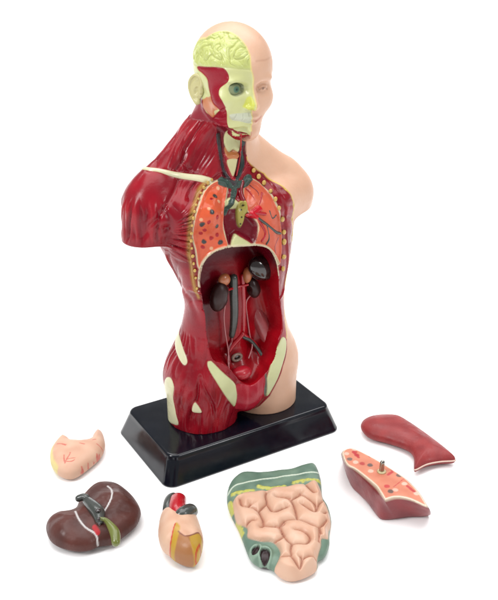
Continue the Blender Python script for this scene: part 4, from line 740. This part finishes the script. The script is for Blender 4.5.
# ---------------------------------------------------------------- base
def rbox(P, c, h, r):
    q = np.abs(P-np.array(c))-np.array(h)+r
    return np.linalg.norm(np.maximum(q, 0), axis=1)+np.minimum(q.max(1), 0)-r
def base_mesh():
    def ringp(hx, hy, r, z, n=12):
        p = []
        for cx, cy, a0 in ((hx-r, hy-r, 0), (-hx+r, hy-r, 90), (-hx+r, -hy+r, 180), (hx-r, -hy+r, 270)):
            for i in range(n+1):
                a = math.radians(a0+90*i/n); p.append((cx+r*math.cos(a), cy+r*math.sin(a), z))
        return np.array(p)
    HX, HY = BASE; prof = []
    prof.append((.62, .62, 0)); prof += [(.70, .72, .02), (.74, .8, .06), (.74, .8, .10)]
    for i in range(9):
        t = i/8; prof.append((.72-.56*t, .8-.1*t, .14+1.62*t))
    for i in range(1, 9):
        a = math.radians(90*i/8); prof.append((.16-.24*math.sin(a)*.9-.0, .7-.1*math.sin(a), 1.76+.24*math.sin(a)*0+.24*(1-math.cos(a)) if False else 1.76+.24*math.sin(a)))
    prof[-8:] = [(.16-.24*(1-math.cos(math.radians(90*i/8))), .7-.2*(1-math.cos(math.radians(90*i/8))), 1.76+.24*math.sin(math.radians(90*i/8))) for i in range(1, 9)]
    R = [ringp(HX+e, HY+e, r, zz) for e, r, zz in prof]; n = len(R[0]); k = len(R); V = np.concatenate(R+[[[0, 0, 0]], [[0, 0, 2.0]]])
    i = np.arange(n); j = (i+1) % n
    Q = np.concatenate([np.stack([s*n+i, s*n+j, (s+1)*n+j, (s+1)*n+i], 1) for s in range(k-1)])
    T3 = np.concatenate([np.stack([j, i, np.full(n, k*n)], 1), np.stack([(k-1)*n+i, (k-1)*n+j, np.full(n, k*n+1)], 1)])
    return V, [Q, T3]
bm_ = base_mesh()
M_base = cm_mat('black_plastic', (10, 15, 26), rough=.17, spec=.4, bump=.04, bscale=40, mott=.2)
b = mesh_obj('base', bm_[0], bm_[1], M_base, torso)
# ---------------------------------------------------------------- loose organs lying on the table
def pillow(name, poly, res, Ht, zc, R, m, colf, parent=None, hf=None, org=(0, 0), sm=4, pw=.5, zlow=0.):
    L = smooth_poly(np.asarray(poly)[:, :2], sm)-np.array(org)[:2]
    lo, hi = L.min(0)-res*2, L.max(0)+res*2; nx, ny = np.ceil((hi-lo)/res).astype(int)+1
    gx, gy_ = np.meshgrid(lo[0]+res*np.arange(nx), lo[1]+res*np.arange(ny), indexing='ij'); P = np.stack([gx.ravel(), gy_.ravel()], 1)
    sd = seg_dist(P, L, True)[0]; sd[inside(P, L)] *= -1
    for _ in range(1):                                  # pull the rim vertices onto the outline
        out = (sd > -.35*res)
        near = out & (sd < 1.6*res)
        q = P[near]; best = np.full(len(q), 1e9); bp = q.copy()
        for i in range(len(L)):
            a, b2 = L[i], L[(i+1) % len(L)]; ab = b2-a; t = np.clip(((q-a) @ ab)/max(ab @ ab, 1e-9), 0, 1); c_ = a+t[:, None]*ab
            d_ = np.linalg.norm(q-c_, axis=1); mm = d_ < best; best[mm] = d_[mm]; bp[mm] = c_[mm]
        P[near] = bp; sd[near] = 0
    ok = (sd <= 0).reshape(nx, ny); cell = ok[:-1, :-1] & ok[1:, :-1] & ok[1:, 1:] & ok[:-1, 1:]
    # drop cells whose four corners all lie on the rim
    z0 = (sd >= 0).reshape(nx, ny); cell &= ~(z0[:-1, :-1] & z0[1:, :-1] & z0[1:, 1:] & z0[:-1, 1:])
    ij = np.argwhere(cell); b0 = ij[:, 0]*ny+ij[:, 1]; Q = np.stack([b0, b0+ny, b0+ny+1, b0+1], 1)
    s = np.clip(-sd/R, 0, 1); prof = (1-(1-s)**2)**pw
    zt = zc+(Ht-zc)*prof
    if hf is not None: zt = hf(P+np.array(org)[:2], -sd, zt, prof)
    zb = zc-(zc-zlow)*(1-(1-np.clip(-sd/(R*.8), 0, 1))**2)**.5
    rimv = sd >= 0; nP = len(P); bi = np.where(rimv, np.arange(nP), np.arange(nP)+nP)
    Vv = np.concatenate([np.column_stack([P, zt]), np.column_stack([P, zb])]); Qb = bi[Q][:, ::-1]
    QQ = np.concatenate([Q, Qb]); ids, inv = np.unique(QQ, return_inverse=True); QQ = inv.reshape(-1, 4)
    sdf_ = np.concatenate([-sd, -sd])[ids]; Vv = Vv[ids]; istop = ids < nP
    c = colf(Vv[:, :2]+np.array(org)[:2], sdf_, Vv[:, 2], istop)
    return mesh_obj(name, Vv, QQ, m, parent, c, vnormals(Vv, QQ))
def top(name, label, cat, org): return thing(name, label, cat, (org[0]*CM, org[1]*CM, 0))
def base_col(P, c, c2, f=1.2, seed=70):
    P3 = np.column_stack([P, np.zeros(len(P))]); return mix(np.tile(lin(c), (len(P), 1)), lin(c2), .5+.9*noise(P3, f, seed))
def lines2(P, k, w, cfun=None):
    d = np.full(len(P), 9.)
    for l in PT[k]:
        L = np.array(l)[:, :2]; L = smooth_poly(L, 4, False) if len(L) > 2 else L
        d = np.minimum(d, seg_dist(P, L)[0])
    return d
# stomach
def st_col(P, s, zv, t):
    c = base_col(P, (224, 184, 158), (214, 166, 140))
    e = np.array(PT['g_stomedge'])[:, :2]; 
    L = np.array(PT['g_stomach'])[:, :2]; de = seg_dist(P, L[[-2, -1, 0, 1, 2, 3]])[0]; de2 = seg_dist(P, L[[13, 14, 15]] if False else L[[-3, -2, -1, 0]])[0]
    c = mix(c, lin((226, 208, 140)), sstep(.28, .12, np.minimum(de, de2)))
    d = lines2(P, 'st_v', .03); n = noise(np.column_stack([P, P[:, :1]*0]), 6, 5)
    return mix(c, lin((206, 84, 74)), .8*sstep(.06, .02, d+.02*n))
so = np.array(PT['g_stomach'])[:, :2].mean(0)
t = top('stomach_piece', 'small pink stomach piece with red vessel lines, left of the black base', 'model organ', so)
pillow('stomach_wall', PT['g_stomach'], .04, 1.12, .45, .85, mat('stomach_paint', .5, .35, bump=.25, bscale=400, sss=.08), st_col, t, org=so)
# liver
def lv_h(P, s, zt, pr):
    d = lines2(P, 'lv_ridge', 1); w = lines2(P, 'lv_w', 1); n = noise(np.column_stack([P, P[:, :1]*0]), .7, 9)
    return zt+pr*(.16*np.exp(-(d/.5)**2)+.14*n+.035*np.exp(-(w/.05)**4)-.10*np.exp(-(w/.5)**2)+.012*noise(np.column_stack([P, P[:, :1]*0]), 4, 19))
def lv_col(P, s, zv, t):
    c = base_col(P, (94, 48, 40), (76, 38, 32), 1.0, 71); d = lines2(P, 'lv_w', .04)
    c = mix(c, lin((226, 222, 220)), sstep(.07, .035, d)*t*.85)
    return mix(c, lin((186, 30, 40)), sstep(.17, .12, lines2(P, 'lv_red', 1))*t)
lo_ = np.array(PT['g_liver'])[:, :2].mean(0)
t = top('liver_piece', 'dark brown liver piece with white lines and green gallbladder, front left', 'model organ', lo_)
pillow('liver_body', PT['g_liver'], .05, 1.6, .55, 1.8, mat('liver_paint', .45, .3, bump=.3, bscale=300, coat=.05), lv_col, t, lv_h, lo_)
def lt(L, dz=0): L = np.array(L); return np.column_stack([L[:, 0]-lo_[0], L[:, 1]-lo_[1], np.zeros(len(L))+dz])
tube('gallbladder', lt(PT['lv_gall'][0], 1.78)-np.array([[0, 0, 0], [0, 0, 0.02], [0, 0, .1], [0, 0, .25], [0, 0, .5]]), [.11, .13, .22, .30, .26], cm_mat('gall_green', (112, 120, 50), rough=.3, coat=.2, bump=.2, mott=.12), t)
tv = tube('portal_vein', lt(PT['lv_vess'][1], 1.62), [.28, .40, .42, .26], M_grey, t); tube('portal_vein', np.array([lt(PT['lv_vess'][0], 1.72)[0]-[.3, 0, .1], lt(PT['lv_vess'][0], 1.74)[0], lt(PT['lv_vess'][0], 1.74)[1]]), .22, M_grey, t)
for l, r in zip(PT['lv_hole'], (.17, .11, .09)):
    c = lt(l, 2.02 if r > .12 else 1.95)[0]; sdf_obj('vessel_opening', lambda P, c=c, r=r: ell(P, c, (r, r, .09)), c-.3, c+.3, .04, M_dark, tv)
# heart
def ht_h(P, s, zt, pr):
    n = noise(np.column_stack([P, P[:, :1]*0]), 1.2, 19); return zt+pr*(.10*n)
HY = [np.array(q)[:, :2] for q in PT['ht_yel']]; HL = PT['ht_line']
def ht_col(P, s, zv, t):
    c = base_col(P, (226, 186, 158), (218, 170, 142), 1.2, 72)
    a = np.array(HL[3])[:, :2]
    # lower, brown part: below the line from HL[3]
    poly = np.array([HL[3][0][:2], HL[3][1][:2], HL[3][2][:2], HL[3][3][:2], [HL[0][0][0], HL[0][0][1]], [HL[0][3][0], HL[0][3][1]], [HL[0][3][0]+.3, HL[0][3][1]-3], [HL[3][0][0]+1.5, HL[3][0][1]-3.5], [HL[3][0][0]+1, HL[3][0][1]+.1]])
    c = mix(c, lin((168, 112, 66)), sstep(.06, -.06, poly_sd(P, poly)))
    for q in HY: c = mix(c, lin((196, 156, 44)), sstep(.05, -.08, poly_sd(P, smooth_poly(q, 3)))*.9)
    for i, l in enumerate(HL):
        L = smooth_poly(np.array(l)[:, :2], 4, False); d = seg_dist(P, L)[0]
        c = mix(c, lin((200, 40, 30) if i < 2 else ((170, 50, 36) if i == 2 else (120, 60, 50))), sstep(.05, .02, d)*.9)
    return c
ho = np.array(PT['g_heart'])[:, :2].mean(0)
HPTS = np.array(PT['g_heart'])
hb = np.array([p for i, p in enumerate(PT['g_heart']) if i <= 17 and i > 0] )
t = top('heart_piece', 'small heart piece with red and grey vessel stumps, before the black base', 'model organ', ho)
W1 = lambda px_, py_, zc: np.array(HPX(px_, py_, zc))-[ho[0], ho[1], 0]
pillow('heart_body', list(hb)+[HPX(260, 235, 1.0), HPX(200, 215, 1.0), HPX(150, 195, 1.0)], .045, 2.0, .9, 1.15, mat('heart_paint', .42, .4, bump=.3, bscale=350, coat=.05), ht_col, t, ht_h, ho)
tube('aorta_stump', [W1(215, 250, 1.3), W1(200, 200, 1.55), W1(195, 150, 1.6), W1(200, 105, 1.5)], [.46, .52, .52, .5], M_red, t, n=24, cut=True)
tube('vein_stump', [W1(120, 210, 1.1), W1(130, 160, 1.25), W1(145, 110, 1.3), W1(170, 92, 1.2)], [.28, .36, .38, .36], M_grey, t, n=24, cut=True)
tube('pulmonary_stump', [W1(185, 240, 1.5), W1(230, 205, 1.75), W1(280, 180, 1.6), W1(300, 190, 1.3)], [.3, .42, .42, .36], M_grey, t, n=24, cut=True)
# intestines
PINK = smooth_poly(np.array(PT['it_pink'][0])[:, :2], 4)
COIL = [smooth_poly(np.array(l)[:, :2], 5, False) for l in PT['it_coil']]
def coil_h(P):
    b1 = np.full(len(P), 9.)
    for l in COIL: b1 = np.minimum(b1, seg_dist(P, l)[0])
    return b1
def it_h(P, s, zt, pr):
    P3 = np.column_stack([P, P[:, :1]*0]); b1 = coil_h(P); r = .60
    pk = poly_sd(P, PINK); dg = np.minimum(b1, np.abs(pk)); ins_ = sstep(.02, -.06, pk)
    f = lines2(P, 'it_fat', 1); w = lines2(P, 'it_white', 1)
    z = zt+.05*pr*noise(P3, 1.5, 23)
    rg = .5; prof = np.sqrt(np.clip(1-(1-np.minimum(dg/rg, 1))**2, 0, 1))
    z = z+ins_*(.52*prof-.10)*sstep(0, .3, s)+.10*sstep(0, .22, s)*(1-ins_)*np.exp(-(f/.16)**2)*(1+.8*noise(P3, 4, 24))+.03*np.exp(-(w/.08)**2)
    ce = lines2(P, 'it_cecum', 1); z = z+.22*pr*sstep(.75, .45, ce)-.0
    for l, rr in zip(PT['it_hole'], (.28, .34)): 
        q = P-np.array(l[0])[:2]; dd = np.hypot(q[:, 0]*1.15, q[:, 1]*.8); z = z-.22*sstep(rr+.03, rr-.08, dd)+.06*np.exp(-((dd-rr-.06)/.06)**2)
    return z
def it_col(P, s, zv, t):
    b1 = coil_h(P); P3 = np.column_stack([P, P[:, :1]*0]); c = base_col(P, (122, 148, 128), (98, 126, 110), 1.3, 73)
    c = mix(c, lin((196, 196, 96)), sstep(.2, .1, lines2(P, 'it_fat', 1)+.1*noise(P3, 5, 25)))
    c = mix(c, lin((214, 226, 206)), sstep(.085, .04, lines2(P, 'it_white', 1)))
    pk = mix(np.tile(lin((230, 190, 164)), (len(P), 1)), lin((222, 174, 146)), .5+.8*noise(P3, 1.1, 26))
    m = sstep(.03, -.03, poly_sd(P, PINK)); pk = mix(pk, lin((186, 112, 88)), .75*sstep(.10, .0, b1))  # crevice shade painted into the seams between bowel coils
    c = c*(1-m[:, None])+pk*m[:, None]
    for l, rr in zip(PT['it_hole'], (.28, .34)):
        q = P-np.array(l[0])[:2]; dd = np.hypot(q[:, 0]*1.15, q[:, 1]*.8); c = mix(c, lin((150, 176, 156)), sstep(rr+.16, rr+.1, dd)*sstep(rr-.02, rr, dd)*.7); c = mix(c, lin((42, 18, 22)), sstep(rr+.01, rr-.03, dd))
    return c
io = np.array(PT['g_intest'])[:, :2].mean(0)
t = top('intestine_piece', 'green and pink intestine piece with coiled bowel, in front of the base', 'model organ', io)
pillow('bowel', PT['g_intest'], .05, .85, .4, .7, mat('bowel_paint', .42, .4, bump=.2, bscale=350, sss=.05), it_col, t, it_h, io)
# outer lung piece
def lo_col(P, s, zv, t):
    c = base_col(P, (160, 54, 54), (144, 44, 46), 1.5, 74); L = np.array(PT['g_lungout'])[:, :2]
    d = seg_dist(P, L[9:13])[0]; return c
oo = np.array(PT['g_lungout'])[:, :2].mean(0)
t = top('lung_cover_piece', 'curved plain dull red lung piece, lying behind the half lung with peg', 'model organ', oo)
shell = pillow('lung_shell', PT['g_lungout'], .05, 1.25, .5, 1.4, mat('lung_paint', .45, .35, bump=.35, bscale=450), lo_col, t, org=oo)
EL = smooth_poly(np.array(PT['g_lungout'])[:, :2], 4)[9*4-1:12*4+2]-oo
tube('shell_edge', np.column_stack([EL*1.0, np.full(len(EL), .56)]), .055, cm_mat('edge_cream', (226, 196, 180), rough=.4), t, n=8)
# half lung with cut face
def resamp(L, n):
    L = smooth_poly(L, 6); s = np.concatenate([[0], np.cumsum(np.linalg.norm(np.diff(np.vstack([L, L[:1]]), axis=0), axis=1))]); L = np.vstack([L, L[:1]])
    q = np.linspace(0, s[-1], n, endpoint=False); return np.stack([np.interp(q, s, L[:, i]) for i in range(L.shape[1])], 1)
def match(Ltop, Lbot, n, kt, kb):
    """resample both outlines piecewise between matching corner indices"""
    out = []
    for L, k in ((Ltop, kt), (Lbot, kb)):
        L = np.asarray(L); pts = []; m = len(L)
        for a, b2 in zip(k, k[1:]+[k[0]+m]):
            seg = np.array([L[i % m] for i in range(a, b2+1)]); seg = smooth_poly(seg, 5, False) if len(seg) > 2 else seg
            s = np.concatenate([[0], np.cumsum(np.linalg.norm(np.diff(seg, axis=0), axis=1))]); q = np.linspace(0, s[-1], n, endpoint=False)
            pts.append(np.stack([np.interp(q, s, seg[:, i]) for i in range(3)], 1))
        out.append(np.concatenate(pts))
    return out
wo = np.array(PT['g_lungtop'])[:, :2].mean(0)
Lt, Lb = match(PT['g_lungtop'], PT['g_lungbot'], 40, [0, 8, 12], [0, 8, 11])
cen = (Lt.mean(0)+Lb.mean(0))/2; rings = []
for i in range(13):
    tt = i/12; r_ = Lb*(1-tt)+Lt*tt; o2 = r_[:, :2]-r_[:, :2].mean(0); o2 /= np.linalg.norm(o2, axis=1)[:, None]
    e = .10*math.sin(math.pi*min(1, tt*1.0))-.10*(1-min(1, tt*6))**2-.07*max(0, (tt-.88)/.12)**2
    r_ = r_.copy(); r_[:, :2] += o2*e; rings.append(r_)
n = len(Lt); Vv = np.concatenate(rings)-[wo[0], wo[1], 0]; i = np.arange(n); j = (i+1) % n
Qs = np.concatenate([np.stack([s*n+i, s*n+j, (s+1)*n+j, (s+1)*n+i], 1) for s in range(12)])
ar = lambda L: ((L[:, 0]*np.roll(L[:, 1], -1)-L[:, 1]*np.roll(L[:, 0], -1)).sum())
if ar(Lt) < 0: Qs = Qs[:, ::-1]
t = top('half_lung_piece', 'half lung piece with pink dotted cut face and upright metal peg', 'model organ', wo)
P3 = Vv; cc = mix(np.tile(lin((150, 44, 48)), (len(Vv), 1)), lin((128, 34, 42)), .5+.8*noise(P3, 1.1, 80)); tl = np.repeat(np.arange(13), n)
cc = mix(cc, lin((226, 206, 180)), (tl >= 12)*1.)
mesh_obj('lung_side', Vv, Qs, mat('lung_side_paint', .34, .45, bump=.3, bscale=300, coat=.1), t, cc, vnormals(Vv, Qs))
LT2 = rings[-1][:, :2]
def lf_col(P, s, zv, t_):
    c = base_col(P, (226, 146, 116), (216, 128, 100), 1.2, 75); P3 = np.column_stack([P, P[:, :1]*0])
    dots = PT['lt_dots']; nn = .03*noise(P3, 5, 27)
    for q, (l, cdot) in enumerate(zip(dots, [(110, 98, 92), (196, 60, 60), (200, 60, 60), (190, 60, 60), (90, 80, 78), (96, 84, 80), (92, 80, 76), (206, 60, 66), (190, 50, 56), (240, 200, 180), (240, 200, 180), (240, 200, 180), (240, 200, 180), (236, 196, 176), (236, 190, 170), (240, 200, 180)])):
        d = np.hypot(*(P-np.array(l[0])[:2]).T)+nn; c = mix(c, lin(cdot), sstep(.21, .15, d)*.9)
    for l, w in zip(PT['lt_red'], (.09, .1, .08, .1, .025)):
        c = mix(c, lin((196, 50, 60)), sstep(w+.03, w-.03, seg_dist(P, np.array(l)[:, :2])[0]+nn)*.9)
    return mix(c, lin((236, 214, 190)), sstep(.13, .08, s))
def flat(P, s, zt, pr): return np.full(len(P), 2.0)+.05*pr+.015*pr*noise(np.column_stack([P, P[:, :1]*0]), 3, 28)
pillow('cut_face', LT2, .045, 2.05, 1.95, .3, mat('lung_face_paint', .38, .45, bump=.25, bscale=300, coat=.1), lf_col, t, flat, wo, sm=1, zlow=1.93)
pc = np.array(PT['lt_peg'][0][0])-[wo[0], wo[1], 0]; pc[2] = 2.0
M_metal = cm_mat('steel_pin', (190, 186, 176), rough=.2, metal=1.)
pg = tube('peg', [pc+[0, 0, -.1], pc+[0, 0, .4], pc+[.02, 0, .75]], .16, M_metal, t)
sdf_obj('peg_collar', lambda P: ell(P, pc+[0, 0, .06], (.3, .3, .1)), pc-.5, pc+.5, .06, cm_mat('peg_cream', (206, 186, 140), rough=.3), pg)
sdf_obj('peg_hole', lambda P: ell(P, pc+[.02, -.07, .82], (.08, .08, .07)), pc+[-.2, -.3, .5], pc+[.3, .2, 1.1], .035, M_dark, pg)
